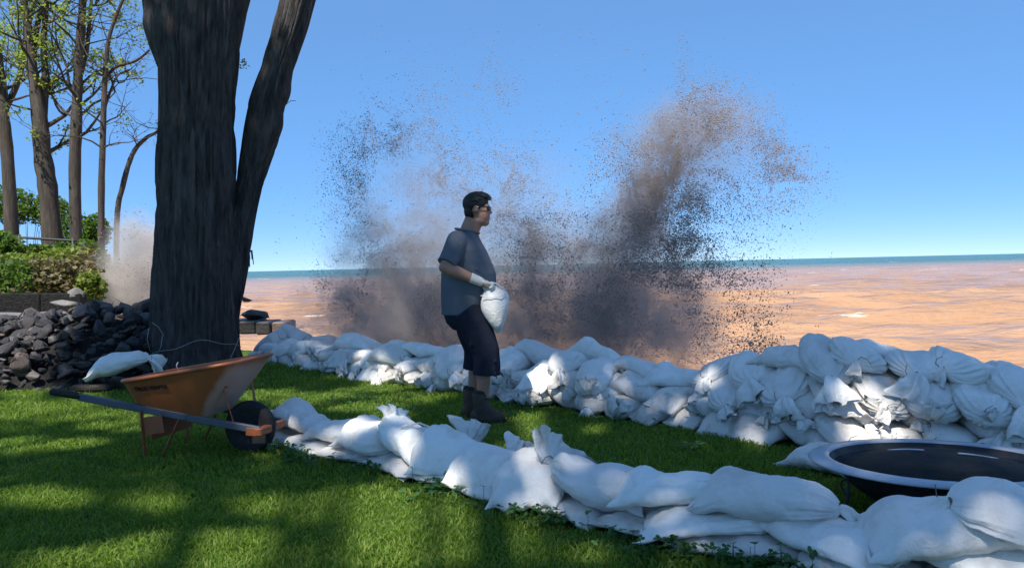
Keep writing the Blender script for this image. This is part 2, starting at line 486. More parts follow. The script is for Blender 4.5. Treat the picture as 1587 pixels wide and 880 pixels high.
def sack_surface(L, W, T, tie, seed, N=36, K=40, pleat=.13, wr=1.0, blunt=False):
    """closed sack in local space: sewn edge at -x, tied (or sewn) end at +x.  Returns s, lateral v, X, Y, Zup arrays (N,K)"""
    r = np.random.default_rng(seed)
    s = -np.cos(np.linspace(0.0, math.pi, N)) * .999
    phi = np.linspace(0, 2 * math.pi, K, endpoint=False)
    S, PH = np.meshgrid(s, phi, indexing='ij')
    a = np.clip(-S, 0, 1); c = np.clip(S, 0, 1)
    w = np.ones_like(S); h = np.ones_like(S)
    w *= np.where(S < 0, 1 - .10 * a ** 3 + .05 * a ** 12, 1)
    h *= np.where(S < 0, np.maximum(1 - a ** 3.2, 0) ** .55 + .012, 1.012)
    if tie:
        w *= np.where(S > 0, np.maximum(1 - c ** (3.6 if blunt else 2.6), 0) ** .5 * .97 + .055, 1.025)
        h *= np.where(S > 0, np.maximum(1 - c ** (4.0 if blunt else 3.0), 0) ** .5 * .95 + .10, 1.05)
    else:
        w *= np.where(S > 0, 1 - .10 * c ** 3 + .05 * c ** 12, 1)
        h *= np.where(S > 0, np.maximum(1 - c ** 3.2, 0) ** .55 + .03, 1.03)
    # slightly uneven fill along the length
    h *= 1 + .13 * np.sin(S * 2.2 + r.uniform(0, 6)) + .06 * np.sin(S * 5 + r.uniform(0, 6))
    w *= 1 + .05 * np.sin(S * 2.6 + r.uniform(0, 6))
    cy, sz = np.cos(PH), np.sin(PH)
    e1, e2 = .80, .92
    yy = np.sign(cy) * np.abs(cy) ** e1; zz = np.sign(sz) * np.abs(sz) ** e2
    k = int(r.integers(13, 19)) if blunt else int(r.integers(9, 15)); p0 = r.uniform(0, 6)
    am = pleat * sstep(.12, .95, c) if tie else np.zeros_like(S)
    ir = .55 + .45 * np.sin(3 * PH + p0 * 3) * np.sin(5 * PH + p0)
    pl = 1 + am * ir * (np.sin(k * PH + p0 + 1.3 * S + .8 * np.sin(2 * PH + p0)) + .7 * np.sin((2 * k + 3) * PH + p0 * 2))
    # puckers along a sewn edge
    pu = sstep(.55, 1.0, a) * .16 * np.sin(yy * (11 + r.uniform(-2, 3)) + p0)
    if not tie: pu = pu + sstep(.55, 1.0, c) * .16 * np.sin(yy * 12 + p0 * 1.7)
    X = S * L / 2
    ear = (np.abs(yy) ** 5) * r.uniform(.018, .04)
    X = X - ear * sstep(.75, 1.0, a)
    if not tie: X = X + ear * sstep(.75, 1.0, c)
    Y = yy * w * W / 2 * pl
    Z = zz * h * T / 2 * pl
    Z = Z + pu * T * .5
    # big soft dents and creases
    P = np.stack([X.ravel(), Y.ravel(), Z.ravel()], 1) + r.uniform(-50, 50, 3)
    n1 = fbm(P, 5.5, 2, seed).reshape(S.shape); n2 = fbm(P * np.array([1, 1.6, 1.6]), 16, 3, seed + 1).reshape(S.shape)
    cr = 1 - np.abs(fbm(P, 9, 2, seed + 5).reshape(S.shape)) * 2
    amt = .018 * n1 + wr * .010 * n2 - wr * .028 * np.clip(cr - .5, 0, 1)
    nrm = np.stack([np.zeros_like(S), cy, sz], -1)
    Y = Y + amt * nrm[..., 1]; Z = Z + amt * nrm[..., 2]
    Z = np.where(Z < 0, Z * .82, Z * 1.12)
    return S, yy, X, Y, Z

def grid_faces(N, K):
    i = np.arange(N * K).reshape(N, K); j = np.roll(i, -1, 1)
    return np.stack([i[:-1], j[:-1], j[1:], i[1:]], -1).reshape(-1, 4)

def neck_mesh(style, size, seed):
    """gathered loose cloth beyond the tie, local +x outwards"""
    r = np.random.default_rng(seed); N, K = 15, 44
    t = np.linspace(0, 1, N); ph = np.linspace(0, 2 * math.pi, K, endpoint=False)
    T_, PH = np.meshgrid(t, ph, indexing='ij')
    Ln = size * r.uniform(.85, 1.2)
    rad = .017 + .10 * size / .13 * .62 * T_ ** .8
    k = int(r.integers(4, 7))
    rr = rad * (1 + (.15 + .4 * T_) * np.sin(k * PH + r.uniform(0, 6) + 1.5 * T_) + .22 * T_ * np.sin((2 * k + 1) * PH + r.uniform(0, 6)))
    edge = 1 + .22 * np.sin(2 * PH + r.uniform(0, 6)) + .12 * np.sin(5 * PH + r.uniform(0, 6))
    flat = r.uniform(.3, .55)
    X = T_ * Ln * (1 - T_ * .25 + .25 * T_ * edge)
    Y = rr * np.cos(PH); Z = rr * np.sin(PH) * (1 - (1 - flat) * T_)
    P = np.stack([X.ravel(), Y.ravel(), Z.ravel()], 1) + r.uniform(-9, 9, 3)
    n = np.stack([fbm(P, 22, 3, seed + q).reshape(T_.shape) for q in range(3)], 0) * T_ * .028
    X, Y, Z = X + n[0], Y + n[1], Z + n[2]
    if style == 'up':      # stands up stiffly
        c = r.uniform(.5, 1.1); ang = c * T_ ** .6
        X, Z = X * np.cos(ang) - Z * np.sin(ang), X * np.sin(ang) + Z * np.cos(ang)
    elif style == 'hang':  # falls over under its own weight
        c = r.uniform(.7, 1.25); ang = -c * T_ ** .7
        X, Z = X * np.cos(ang) - Z * np.sin(ang), X * np.sin(ang) + Z * np.cos(ang)
    V = np.stack([X, Y, Z], -1).reshape(-1, 3)
    return np_mesh('tied_neck', V, grid_faces(N, K))
NECKS = {}
def neck(style, k):
    if (style, k) not in NECKS:
        NECKS[(style, k)] = neck_mesh(style, .13, 900 + k * 7 + len(style)); NECKS[(style, k)].materials.append(M['bag_neck'])
    return NECKS[(style, k)]
_tb = MB()
_tb.tube([(0, .024 * math.cos(a), .024 * math.sin(a)) for a in np.linspace(0, 2 * math.pi, 13)], .004, 6)
_tb.tube([(0, .02, .012), (.02, .05, .02), (.03, .075, -.005), (.035, .08, -.05)], .0022, 5)
TIE_ME = _tb.mesh('tie'); TIE_ME.materials.append(M['string'])

NBAG = [0]
def lay_bag(x, y, yaw, label, L=.52, W=.34, T=.17, tie=True, style='up', neck_scale=1.0, mat='bag', group=None, lift=0.0, tilt=0.0, slope=.5, wr=1.0, blunt=False, res=(36, 40), sinkto=None, cat='sandbag'):
    NBAG[0] += 1; seed = 100 + NBAG[0] * 13
    N, K = res
    S, v, X, Y, Z = sack_surface(L, W, T, tie, seed, N, K, wr=wr, blunt=blunt, pleat=.10 if blunt else .12)
    cyw, syw = math.cos(R(yaw)), math.sin(R(yaw))
    # rest surface sampled over the footprint, stiffened like a filled sack
    gu, gv = np.meshgrid(np.linspace(-1, 1, 17), np.linspace(-1, 1, 11), indexing='ij')
    gx = x + gu * L / 2 * cyw - gv * W / 2 * .92 * syw; gy = y + gu * L / 2 * syw + gv * W / 2 * .92 * cyw
    a = hf_sample(gx, gy)
    # best-fit resting plane with a limited slope, then a limited sag around it
    wgt = np.exp(-(gu ** 2 + gv ** 2) * .8)
    A = np.stack([np.ones(a.size), gu.ravel(), gv.ravel()], 1) * np.sqrt(wgt.ravel())[:, None]
    c0, cu, cv = np.linalg.lstsq(A, a.ravel() * np.sqrt(wgt.ravel()), rcond=None)[0]
    mu, mv = slope * L / 2, slope * W / 2
    cu, cv = float(np.clip(cu, -mu, mu)), float(np.clip(cv, -mv, mv))
    pl = c0 + cu * gu + cv * gv
    b = pl + np.clip(a - pl, -.045, .05)
    for it in range(14):
        p = np.pad(b, 1, mode='edge')
        b = (p[:-2, 1:-1] + p[2:, 1:-1] + p[1:-1, :-2] + p[1:-1, 2:] + 2 * b) / 6
    b = np.maximum(b, 0)
    if sinkto is not None: b = b * 0 + sinkto
    fu = (np.clip(X / (L / 2), -1, 1) + 1) * 8; fv = (np.clip(Y / (W / 2), -1, 1) + 1) * 5
    i0 = np.clip(fu.astype(int), 0, 15); j0 = np.clip(fv.astype(int), 0, 9); fu -= i0; fv -= j0
    base = (b[i0, j0] * (1 - fu) * (1 - fv) + b[i0 + 1, j0] * fu * (1 - fv) + b[i0, j0 + 1] * (1 - fu) * fv + b[i0 + 1, j0 + 1] * fu * fv)
    endd = sstep(.55, 1.0, np.abs(S)) if not tie else sstep(.55, 1.0, -S) + .35 * sstep(.6, 1.0, S)
    Zw = base + Z + T * (.40 - .33 * endd) + lift + X * math.tan(R(tilt))
    wx = x + X * cyw - Y * syw; wy = y + X * syw + Y * cyw
    if lift == 0 and tilt == 0: Zw = np.maximum(Zw, -.02)
    hf_splat(wx.ravel(), wy.ravel(), Zw.ravel() - .18 * T * (Zw.ravel() > .12))
    root = empty('sandbag', (x, y, float(b.mean())), R(yaw))
    tag(root, label, cat, group)
    z0 = float(b.mean())
    V = np.stack([X, Y, Zw - z0], -1).reshape(-1, 3)
    Fc = grid_faces(N, K)
    me = np_mesh('sack', V, Fc)
    # close the two ends
    bm = bmesh.new(); bm.from_mesh(me)
    caps = bmesh.ops.holes_fill(bm, edges=[e for e in bm.edges if e.is_boundary], sides=0)['faces']
    for f in bm.faces: f.smooth = True
    for f in caps: f.smooth = False
    bmesh.ops.recalc_face_normals(bm, faces=bm.faces)
    bm.to_mesh(me); bm.free()
    link_mesh('sack', me, M[mat], root)
    if tie:
        zt = float(Zw[-1].mean() - z0)
        nk = link_mesh('tied_neck', neck(style, NBAG[0] % 7), None, root)
        nk.location = (L / 2 - .012, 0, zt); nk.scale = (neck_scale,) * 3
        nk.rotation_euler = (rng.uniform(-.6, .6), 0, rng.uniform(-.35, .35))
        te = link_mesh('tie_string', TIE_ME, None, root)
        te.location = (L / 2 - .006, 0, zt); te.rotation_euler = (rng.uniform(0, 6.28), 0, 0)
    else:
        pts = [(X[0, k], Y[0, k], Zw[0, k] - z0) for k in range(0, K // 2 + 1)]
        MB().tube(pts, .0045, 5).build('sewn_hem', M['bag_neck'], root)
    return root

ORD = ['first', 'second', 'third', 'fourth', 'fifth', 'sixth', 'seventh', 'eighth', 'ninth', 'tenth', 'eleventh', 'twelfth', 'thirteenth',
       'fourteenth', 'fifteenth', 'sixteenth', 'seventeenth', 'eighteenth', 'nineteenth', 'twentieth']
def ordinal(k):
    if k < 20: return ORD[k]
    t, u = divmod(k + 1, 10)
    tens = {2: 'twenty', 3: 'thirty', 4: 'forty'}[t]
    return {2: 'twentieth', 3: 'thirtieth', 4: 'fortieth'}[t] if u == 0 else tens + '-' + ORD[u - 1]
def along(path, step, start=0.0):
    """points every `step` along a polyline -> (x, y, heading degrees)"""
    P = [Vector(p) for p in path]; out = []; want = start; acc = 0.0
    for a, b in zip(P[:-1], P[1:]):
        L = (b - a).length
        while want <= acc + L:
            q = a.lerp(b, (want - acc) / L)
            out.append((q.x, q.y, math.degrees(math.atan2(b.y - a.y, b.x - a.x)))); want += step
        acc += L
    return out

# ---- far wall: courses of bags laid end-on along the edge of the lawn
FAR = [on_z(*p).to_2d() for p in ((385, 566), (470, 576), (560, 590), (650, 602), (720, 612), (800, 628), (900, 641), (1000, 655), (1100, 676), (1180, 692), (1240, 704))]
FAR += [Vector((2.35, 5.15)), Vector((2.95, 4.85)), Vector((3.7, 4.6))]
def far_course(path, step, inset, start, name, L, W, T, p_tie, styles, mats, limit=None, res=(30, 36), jit=.03):
    pts = along(path, step, start)
    if limit: pts = [p for p in pts if limit(p)]
    for k, (px_, py_, hd) in enumerate(pts):
        nrm = hd + 90                       # away from the viewer
        t = rng.random() < p_tie
        yaw = nrm + 180 + rng.normal(0, 13)   # tied end faces the lawn
        if not t and rng.random() < .35: yaw = hd + rng.normal(0, 12)
        off = inset + rng.normal(0, jit)
        x = px_ + math.cos(R(nrm)) * off; y = py_ + math.sin(R(nrm)) * off
        st = styles[int(rng.integers(len(styles)))]
        lay_bag(x, y, yaw, 'white sandbag, %s from left in the far wall\'s %s' % (ordinal(k), name),
                L * rng.uniform(.92, 1.1), W * rng.uniform(.9, 1.12), T * rng.uniform(.88, 1.12), t, st, rng.uniform(.55, 1.05),
                mats[int(rng.integers(len(mats)))], 'sandbags of the far wall', res=res, blunt=t, slope=.3, wr=.6)
# rear row that carries the upper courses
far_course(FAR, .40, .62, .2, 'rear row', .5, .36, .15, 0, ['up'], ['bag'], res=(24, 28))
far_course(FAR, .325, .24, .05, 'bottom course', .48, .33, .17, .72, ['hang', 'hang', 'up'], ['bag', 'bag_dirty', 'bag_dirty'])
far_course(FAR, .40, .72, .35, 'upper rear row', .5, .36, .15, 0, ['up'], ['bag'], res=(24, 28))
far_course(FAR, .34, .30, .18, 'middle course', .48, .34, .16, .75, ['hang', 'hang', 'up'], ['bag', 'bag_dirty', 'bag_dirty'])
def on_path(path, px, off):
    """point of a wall's path seen at column px, moved `off` metres back from the lawn side"""
    best = None
    for a, b in zip(path[:-1], path[1:]):
        for k in range(40):
            q = a.lerp(b, k / 40); hd = math.atan2(b.y - a.y, b.x - a.x)
            q = Vector((q.x - math.sin(hd) * off, q.y + math.cos(hd) * off))
            e = abs(CX + F_PX * q.x / q.y + 8 - px)
            if best is None or e < best[0]: best = (e, q)
    return best[1]
# ---- top course of the far wall, bag by bag from the photograph: px, py, height guess, yaw, L, W, T, tied, style, size, label
def top_bag(path, px, off, yaw, L, W, T, tie, style, ns, label, mat='bag', res=(38, 42), group=None, **kw):
    p = on_path(path, px, off)
    return lay_bag(p.x, p.y, yaw, label, L, W, T, tie, style, ns, mat, group, res=res, **kw)
G = 'sandbags of the far wall'; PATH = FAR
for a in (
    (930, 0.2, -110, .44, .34, .15, True, 'up', .9, 'sandbag with its neck twisted upright in front of the plump sun-spotted one'),
    (392, 0.35, 150, .5, .34, .17, True, 'hang', .9, 'white sandbag on top of the far wall nearest the big tree trunk'),
    (432, 0.55, 130, .5, .34, .17, True, 'hang', .9, 'small-looking white sandbag atop the far wall just below the flat slabs'),
    (468, 0.65, 140, .52, .36, .18, False, 'up', 1, 'smooth white sandbag at the highest point of the left end of the far wall'),
    (508, 0.7, 150, .5, .36, .17, True, 'up', .8, 'white sandbag with crumpled neck atop the far wall, below the left edge of the splash'),
    (560, 0.42, -28, .62, .40, .18, False, 'up', 1, 'long pale sandbag lying lengthwise atop the far wall left of the man'),
    (612, 0.2, -50, .55, .36, .16, True, 'hang', 1.0, 'pale sandbag slumped down the lawn side of the far wall, left of the man'),
    (628, 0.75, -20, .5, .34, .14, False, 'up', 1, 'thin flat sandbag at the back of the far wall beside the blue tarp'),
    (676, 0.42, -32, .62, .40, .17, False, 'up', 1, 'long smooth sandbag atop the far wall just left of the man'),
    (705, 0.16, -80, .5, .34, .15, True, 'hang', 1.0, 'white sandbag hanging over the wall right behind the man\'s knees'),
    (800, 0.32, 240, .52, .36, .19, True, 'hang', 1.0, 'white sandbag atop the far wall immediately right of the man'),
    (850, 0.55, -30, .58, .38, .19, False, 'up', 1, 'plump smooth sandbag, highest in the stretch right of the man'),
    (893, 0.36, -120, .52, .38, .18, True, 'hang', 1.0, 'white sandbag with knotted neck toward the lawn, two right of the man'),
    (945, 0.5, -35, .56, .38, .2, False, 'up', 1, 'plump sandbag with a bright sun spot on its upper face atop the far wall'),
    (1015, 0.5, -32, .6, .38, .17, False, 'up', 1, 'long flat sandbag in the lowest dip of the far wall\'s top'),
    (1062, 0.42, -28, .6, .38, .16, False, 'up', 1, 'flattened folded sandbag right of the dip in the far wall\'s top'),
):
    top_bag(PATH, *a[:10], group=G, wr=.6, slope=.35, blunt=a[6])
for a in (
    (1145, .26, -118, .50, .36, .17, True, 'hang', .8, 'bulging sandbag with a small rosette in the second tier below the splash\'s right edge'),
    (1225, .26, -108, .50, .36, .17, True, 'hang', 1.1, 'sandbag with a ragged neck in the second tier under the square-cornered one'),
    (1305, .24, -95, .48, .38, .17, False, 'up', 1, 'square-ended sandbag showing its sewn corner in the second tier'),
    (1368, .24, -104, .50, .38, .20, True, 'hang', .5, 'round tan-lit sandbag with deep pleats fanning from its knot'),
    (1448, .24, -112, .50, .37, .18, True, 'up', .8, 'knotted pleated sandbag beneath the one whose neck flops left'),
    (1525, .24, -108, .50, .37, .18, True, 'up', .5, 'sandbag with a small tight rosette under the big smooth one at the right'),
):
    top_bag(PATH, *a[:10], group=G, res=(40, 76), blunt=True, slope=.16, mat='bag_dirty' if a[0] in (1305, 1368) else 'bag')
for a in (
    (1120, .38, -122, .52, .38, .18, True, 'hang', .9, 'bulging sandbag with sunlit left end atop the far wall below the splash\'s right edge'),
    (1178, .36, -112, .50, .36, .16, True, 'hang', 1.3, 'sandbag with a long white neck dangling toward the lawn, below the splash\'s right edge'),
    (1240, .40, -62, .54, .40, .15, False, 'up', 1, 'square-cornered sandbag draped diagonally with one corner pointing at the lawn'),
    (1290, .38, -106, .50, .37, .16, True, 'hang', 1.25, 'sandbag with a long limp neck just right of the square-cornered one'),
    (1340, .34, -118, .48, .36, .15, True, 'hang', .6, 'sandbag with a pinched rosette end in the third tier, above the tan-lit one'),
    (1428, .38, -116, .52, .39, .18, True, 'hang', 1.2, 'pleated sandbag with a white neck flopped to the left atop the far wall'),
    (1510, .42, -150, .60, .39, .17, True, 'hang', .8, 'big smooth sandbag with pleated left end near the right edge of the photo'),
    (1592, .32, -118, .56, .42, .19, True, 'hang', 1.5, 'sunlit pleated sandbag with bright white hanging neck at the photo\'s right edge'),
    (1360, .58, 22, .64, .38, .15, True, 'up', 1.0, 'long sandbag with its loose end sticking up against the water, highest on the far wall'),
):
    top_bag(PATH, *a[:10], group=G, res=(40, 76), blunt=True, slope=.22)
p = on_z(1284, 716, .05)
lay_bag(p.x, p.y, -50, 'lone sandbag lying on the grass left behind the black fire bowl', .46, .34, .16, False, mat='bag_dirty', res=(38, 42))

# ---- near wall: low row of bags from the wheelbarrow towards the right foreground
G = 'sandbags of the near wall'
NEAR = [Vector(p) for p in ((-1.80, 6.28), (-.77, 5.36), (.10, 4.44), (.86, 3.74), (1.5, 3.34), (2.1, 3.02), (2.8, 2.76))]
PATH = NEAR
for k, (x, y, hd) in enumerate(along(NEAR, .47, .12)):
    lay_bag(x - .03, y - .04, hd + rng.normal(0, 7) + (180 if k % 3 == 0 else 0), 'white sandbag, %s from the wheelbarrow in the bottom course of the near wall' % ordinal(k),
            .5, .38, .085 if x < .6 else .085, k % 2 == 0, 'hang', .8, 'bag_dirty', G, wr=.5)
for k, (x, y, hd) in enumerate(along(NEAR[3:], .53, .0)):
    lay_bag(x - .02, y - .05, hd + (14, -22, -26, 8, 10)[k % 5] + 180 * (k % 2), 'white sandbag, %s from the left in the second course of the near wall' % ordinal(k),
            .56, .36, .095, k % 2 == 0, 'hang', .9, 'bag', G, res=(52, 60), wr=.55)
for a in (
    (428, 0.05, 160, .48, .36, .15, False, 'up', 1, 'ridged white sandbag at the wheel end of the near wall'),
    (470, 0.05, 150, .44, .36, .15, False, 'up', 1, 'creased sandbag on the near wall right of the wheelbarrow\'s front guard'),
    (535, 0.03, 145, .50, .36, .16, False, 'up', 1, 'smooth sandbag, third on the near wall from the wheelbarrow'),
    (580, -0.03, -38, .46, .38, .18, True, 'hang', 1.0, 'plump sandbag of the near wall whose neck drops toward the lawn'),
    (642, 0.0, 128, .44, .37, .18, True, 'up', 1.05, 'sandbag of the near wall with a stiff cloth tuft beside a looped strap'),
    (695, 0.0, 70, .46, .38, .17, True, 'up', 1.25, 'sandbag of the near wall with a tall upright flap of cloth'),
    (765, 0.0, 66, .48, .38, .17, True, 'up', 1.2, 'sandbag of the near wall with a wing-shaped double tuft behind it'),
    (838, -0.02, 68, .52, .38, .19, True, 'up', 1.35, 'sandbag of the near wall with the largest upright tuft, left of the long loose one'),
    (935, 0.0, 150, .52, .37, .18, True, 'up', 1.3, 'sandbag of the near wall with a long loose neck trailing to the right behind'),
):
    top_bag(PATH, *a[:10], group=G, res=(46, 56), wr=.6)
for a in (
    (1055, 0.03, -20, .54, .38, .165, True, 'hang', 1.0, 'smooth plump sandbag at the left end of the raised part of the near wall'),
    (1195, 0.02, -27, .58, .40, .17, True, 'hang', .9, 'big clean pillow-like sandbag atop the near wall left of the fire bowl'),
    (1475, -0.02, -12, .62, .42, .165, False, 'up', 1, 'biggest square-cornered sandbag of the near wall, overlapping the fire bowl'),
    (1600, -0.04, 165, .56, .38, .13, True, 'hang', .9, 'sandbag rising at the right edge of the photo in the near wall'),
):
    top_bag(PATH, *a[:10], group=G, res=(60, 72), wr=.5, slope=.25)
# bag beside the trunk
p = at_y(184, 558, 9.05)
lay_bag(p.x, p.y, 18, 'lone white sandbag leaning by the rock pile left of the trunk', .62, .36, .2, True, 'hang', 1.6, 'bag', None, lift=.0, tilt=12, sinkto=.20)
tag(MB().tube([on_z(612, 672, .2), on_z(625, 660, .28), on_z(650, 655, .31), on_z(668, 662, .28), on_z(676, 676, .2)], .006, 6).build('strap_loop', M['bag_neck']),
    'thin pale strap arching over the near wall between two tufts', 'strap')
# ------------------------------------------------------------------ trees
def stem_loft(rows, Y, K=150, sub=10, ridge=.02, seed=1, kx=1.0):
    """rows: (py, left px, right px) from bottom to top at depth Y -> (rings, n) of a furrowed stem"""
    py = np.array([r[0] for r in rows], float); cx = np.array([(r[1] + r[2]) / 2 for r in rows], float); hw = np.array([(r[2] - r[1]) / 2 for r in rows], float)
    t = np.linspace(0, len(rows) - 1, (len(rows) - 1) * sub + 1)
    def cr(a):     # Catmull-Rom
        i = np.clip(t.astype(int), 0, len(a) - 2); f = t - i
        g = lambda k: a[np.clip(k, 0, len(a) - 1)]
        p0, p1, p2, p3 = g(i - 1), g(i), g(i + 1), g(i + 2)
        return .5 * ((2 * p1) + (-p0 + p2) * f + (2 * p0 - 5 * p1 + 4 * p2 - p3) * f ** 2 + (-p0 + 3 * p1 - 3 * p2 + p3) * f ** 3)
    PY, CX_, HW = cr(py), cr(cx), cr(hw)
    C = np.array([at_y(x, y, Y) for x, y in zip(CX_, PY)]); rad = HW * Y / F_PX
    ph = np.linspace(0, 2 * math.pi, K, endpoint=False)
    RAD, PH = np.meshgrid(rad, ph, indexing='ij'); Zc = C[:, 2][:, None] + 0 * PH
    q = np.stack([(np.cos(PH) * 3.2).ravel(), (np.sin(PH) * 3.2).ravel(), (Zc * .55).ravel()], 1)
    n1 = fbm(q, 1.0, 3, seed).reshape(PH.shape); n2 = fbm(q * np.array([1, 1, .5]), 4.2, 4, seed + 3).reshape(PH.shape)
    fur = 1 - np.abs(n2) * 2.4
    lob = fbm(np.stack([np.cos(PH).ravel() * 1.2, np.sin(PH).ravel() * 1.2, Zc.ravel() * .8], 1), 1, 2, seed + 7).reshape(PH.shape)
    r = RAD * (1 + .05 * lob) + ridge * (.7 * n1 - .9 * np.clip(fur, 0, 1))
    X = C[:, 0][:, None] + np.cos(PH) * r; Yv = C[:, 1][:, None] + np.sin(PH) * r * kx
    V = np.stack([X, Yv, Zc], -1).reshape(-1, 3)
    return V, len(t), K
def stem_obj(name, rows, Y, mat, parent, origin, **kw):
    V, N, K = stem_loft(rows, Y, **kw)
    me = np_mesh(name, V - np.array(origin), grid_faces(N, K))
    return link_mesh(name, me, mat, parent)

def leaf_quads(P, size, seed, flat=.5, fold=False):
    """one small kite per position"""
    r = np.random.default_rng(seed); n = len(P)
    d = r.normal(size=(n, 3)); d[:, 2] *= flat; d /= np.linalg.norm(d, axis=1)[:, None]
    nn = r.normal(size=(n, 3)) * np.array([.8, .8, 1.0]); e = np.cross(d, nn); e /= np.linalg.norm(e, axis=1)[:, None] + 1e-9
    s = size * r.uniform(.6, 1.35, n)[:, None]
    V = np.stack([P - d * s * .5, P + e * s * .36 - d * s * .02, P + d * s * .5, P - e * s * .36 - d * s * .02], 1).reshape(-1, 3)
    return V, np.arange(n * 4).reshape(n, 4)

def project(Q):
    d = Q - np.array([0, 0, CAM_H]); r_, u_, f_ = (np.array(v) for v in (_r, _u, _f))
    w = d @ f_; w = np.where(w < .1, .1, w)
    return CX + F_PX * (d @ r_) / w, CY - F_PX * (d @ u_) / w

# gaps in the leaf canopy: where sunlight reaches the lawn and the bags (px, py, radius x, radius y, height of the lit thing)
GAPS = [(60, 640, 130, 15, 0), (30, 690, 60, 12, 0), (235, 645, 50, 9, 0), (175, 660, 60, 8, 0), (60, 772, 85, 16, 0), (150, 640, 60, 9, 0),
        (400, 870, 300, 24, 0), (330, 838, 150, 20, 0), (640, 800, 150, 22, 0), (100, 690, 60, 8, 0), (330, 690, 60, 8, 0), (300, 800, 60, 8, 0), (250, 780, 60, 12, 0), (480, 790, 110, 26, 0), (560, 770, 80, 22, 0), (640, 772, 80, 18, 0), (700, 800, 70, 16, 0), (190, 860, 90, 18, 0),
        (610, 840, 120, 18, 0), (760, 820, 80, 12, 0), (880, 860, 120, 14, 0), (560, 630, 70, 8, 0), (600, 645, 40, 6, 0), (1075, 700, 30, 8, 0), (740, 700, 60, 5, 0), (500, 612, 50, 6, 0),
        (590, 700, 16, 12, .2), (628, 685, 22, 12, .2), (690, 725, 14, 12, .2), (760, 722, 20, 10, .2), (835, 735, 24, 14, .2), (940, 755, 18, 8, .2), (810, 690, 18, 20, .3), (905, 715, 24, 10, .25),
        (1030, 765, 18, 14, .35), (1110, 775, 18, 14, .35), (1215, 760, 18, 10, .4), (1415, 785, 20, 20, .42), (1480, 800, 16, 12, .4), (950, 553, 11, 7, .5), (907, 556, 14, 6, .5),
        (1135, 568, 22, 12, .6), (1340, 557, 50, 8, .65), (1365, 640, 15, 13, .45), (1560, 660, 18, 24, .5), (1290, 625, 9, 7, .5), (1400, 600, 24, 5, .5), (1165, 650, 10, 20, .4),
        (640, 560, 14, 6, .4), (600, 575, 12, 6, .4), (910, 600, 14, 6, .35), (905, 632, 14, 6, .2), (560, 530, 30, 6, .5), (470, 508, 40, 7, .5), (830, 545, 30, 5, .5),
        (718, 372, 16, 14, 1.4), (770, 455, 12, 6, 1.05), (390, 560, 22, 6, .65), (365, 610, 22, 14, .45), (40, 500, 90, 26, .6), (100, 560, 24, 20, .4), (20, 575, 40, 20, .2), (110, 590, 20, 10, .1)]
GAPS = np.array(GAPS, float)
SUNV = np.array(SUN)
def in_gap(P, seed=0):
    hit = np.zeros(len(P), bool)
    wob = fbm(P, 2.2, 2, seed) * .45
    for zz in np.unique(GAPS[:, 4]):
        t = (P[:, 2] - zz) / SUNV[2]
        Q = P - SUNV[None, :] * t[:, None]
        px, py = project(Q)
        for g in GAPS[GAPS[:, 4] == zz]:
            hit |= (((px - g[0]) / g[2]) ** 2 + ((py - g[1]) / g[3]) ** 2) < (1.1 + wob) ** 2
    return hit
def shadow_density(P):
    """thicker and thinner drifts of leaves"""
    t = P[:, 2] / SUNV[2]; Q = P - SUNV[None, :] * t[:, None]; Q[:, 2] = 0
    return fbm(Q * np.array([.8, 1.4, 1]), .9, 3, 77)

def canopy(name, ells, n, leaf, parent, origin, seed, mat, thin=-.55, trunk_shade=()):
    r = np.random.default_rng(seed); P = []
    vol = np.array([e[3] * e[4] * e[5] for e in ells]); vol = vol / vol.sum()
    for e, v in zip(ells, vol):
        q = r.normal(size=(int(n * v), 3)); q /= np.linalg.norm(q, axis=1)[:, None]
        q *= (r.random(len(q)) ** .38)[:, None]
        P.append(q * np.array(e[3:6]) + np.array(e[:3]))
    P = np.vstack(P)
    clump = fbm(P, .9, 3, seed + 1)
    keep = clump > -.25
    keep &= P[:, 2] > 1.25 + .35 * np.maximum(P[:, 1], 0) + .55
    P = P[keep]
    P = P[~in_gap(P, seed + 2)]
    P = P[shadow_density(P) > thin]
    for e in trunk_shade:      # dense leaf clumps added to keep the big trunk in shade
        q = r.normal(size=(1500, 3)); q /= np.linalg.norm(q, axis=1)[:, None]; q *= (r.random(len(q)) ** .36)[:, None]
        P = np.vstack([P, q * np.array(e[3:6]) + np.array(e[:3])])
    # leaves cut away along the sun's rays so the upper splash stands in sun
    t = (P[:, 1] + .81 * P[:, 0] - 10.6) / (SUNV[1] + .81 * SUNV[0])
    xs_ = P[:, 0] - SUNV[0] * t; zs_ = P[:, 2] - SUNV[2] * t
    P = P[~((xs_ > -3.8) & (xs_ < 6) & (zs_ > 1.25 + .5 * fbm(P, .8, 2, seed + 9)))]
    V, Fc = leaf_quads(P, leaf, seed + 3)
    return link_mesh(name, np_mesh(name, V - np.array(origin), Fc, False), mat, parent)

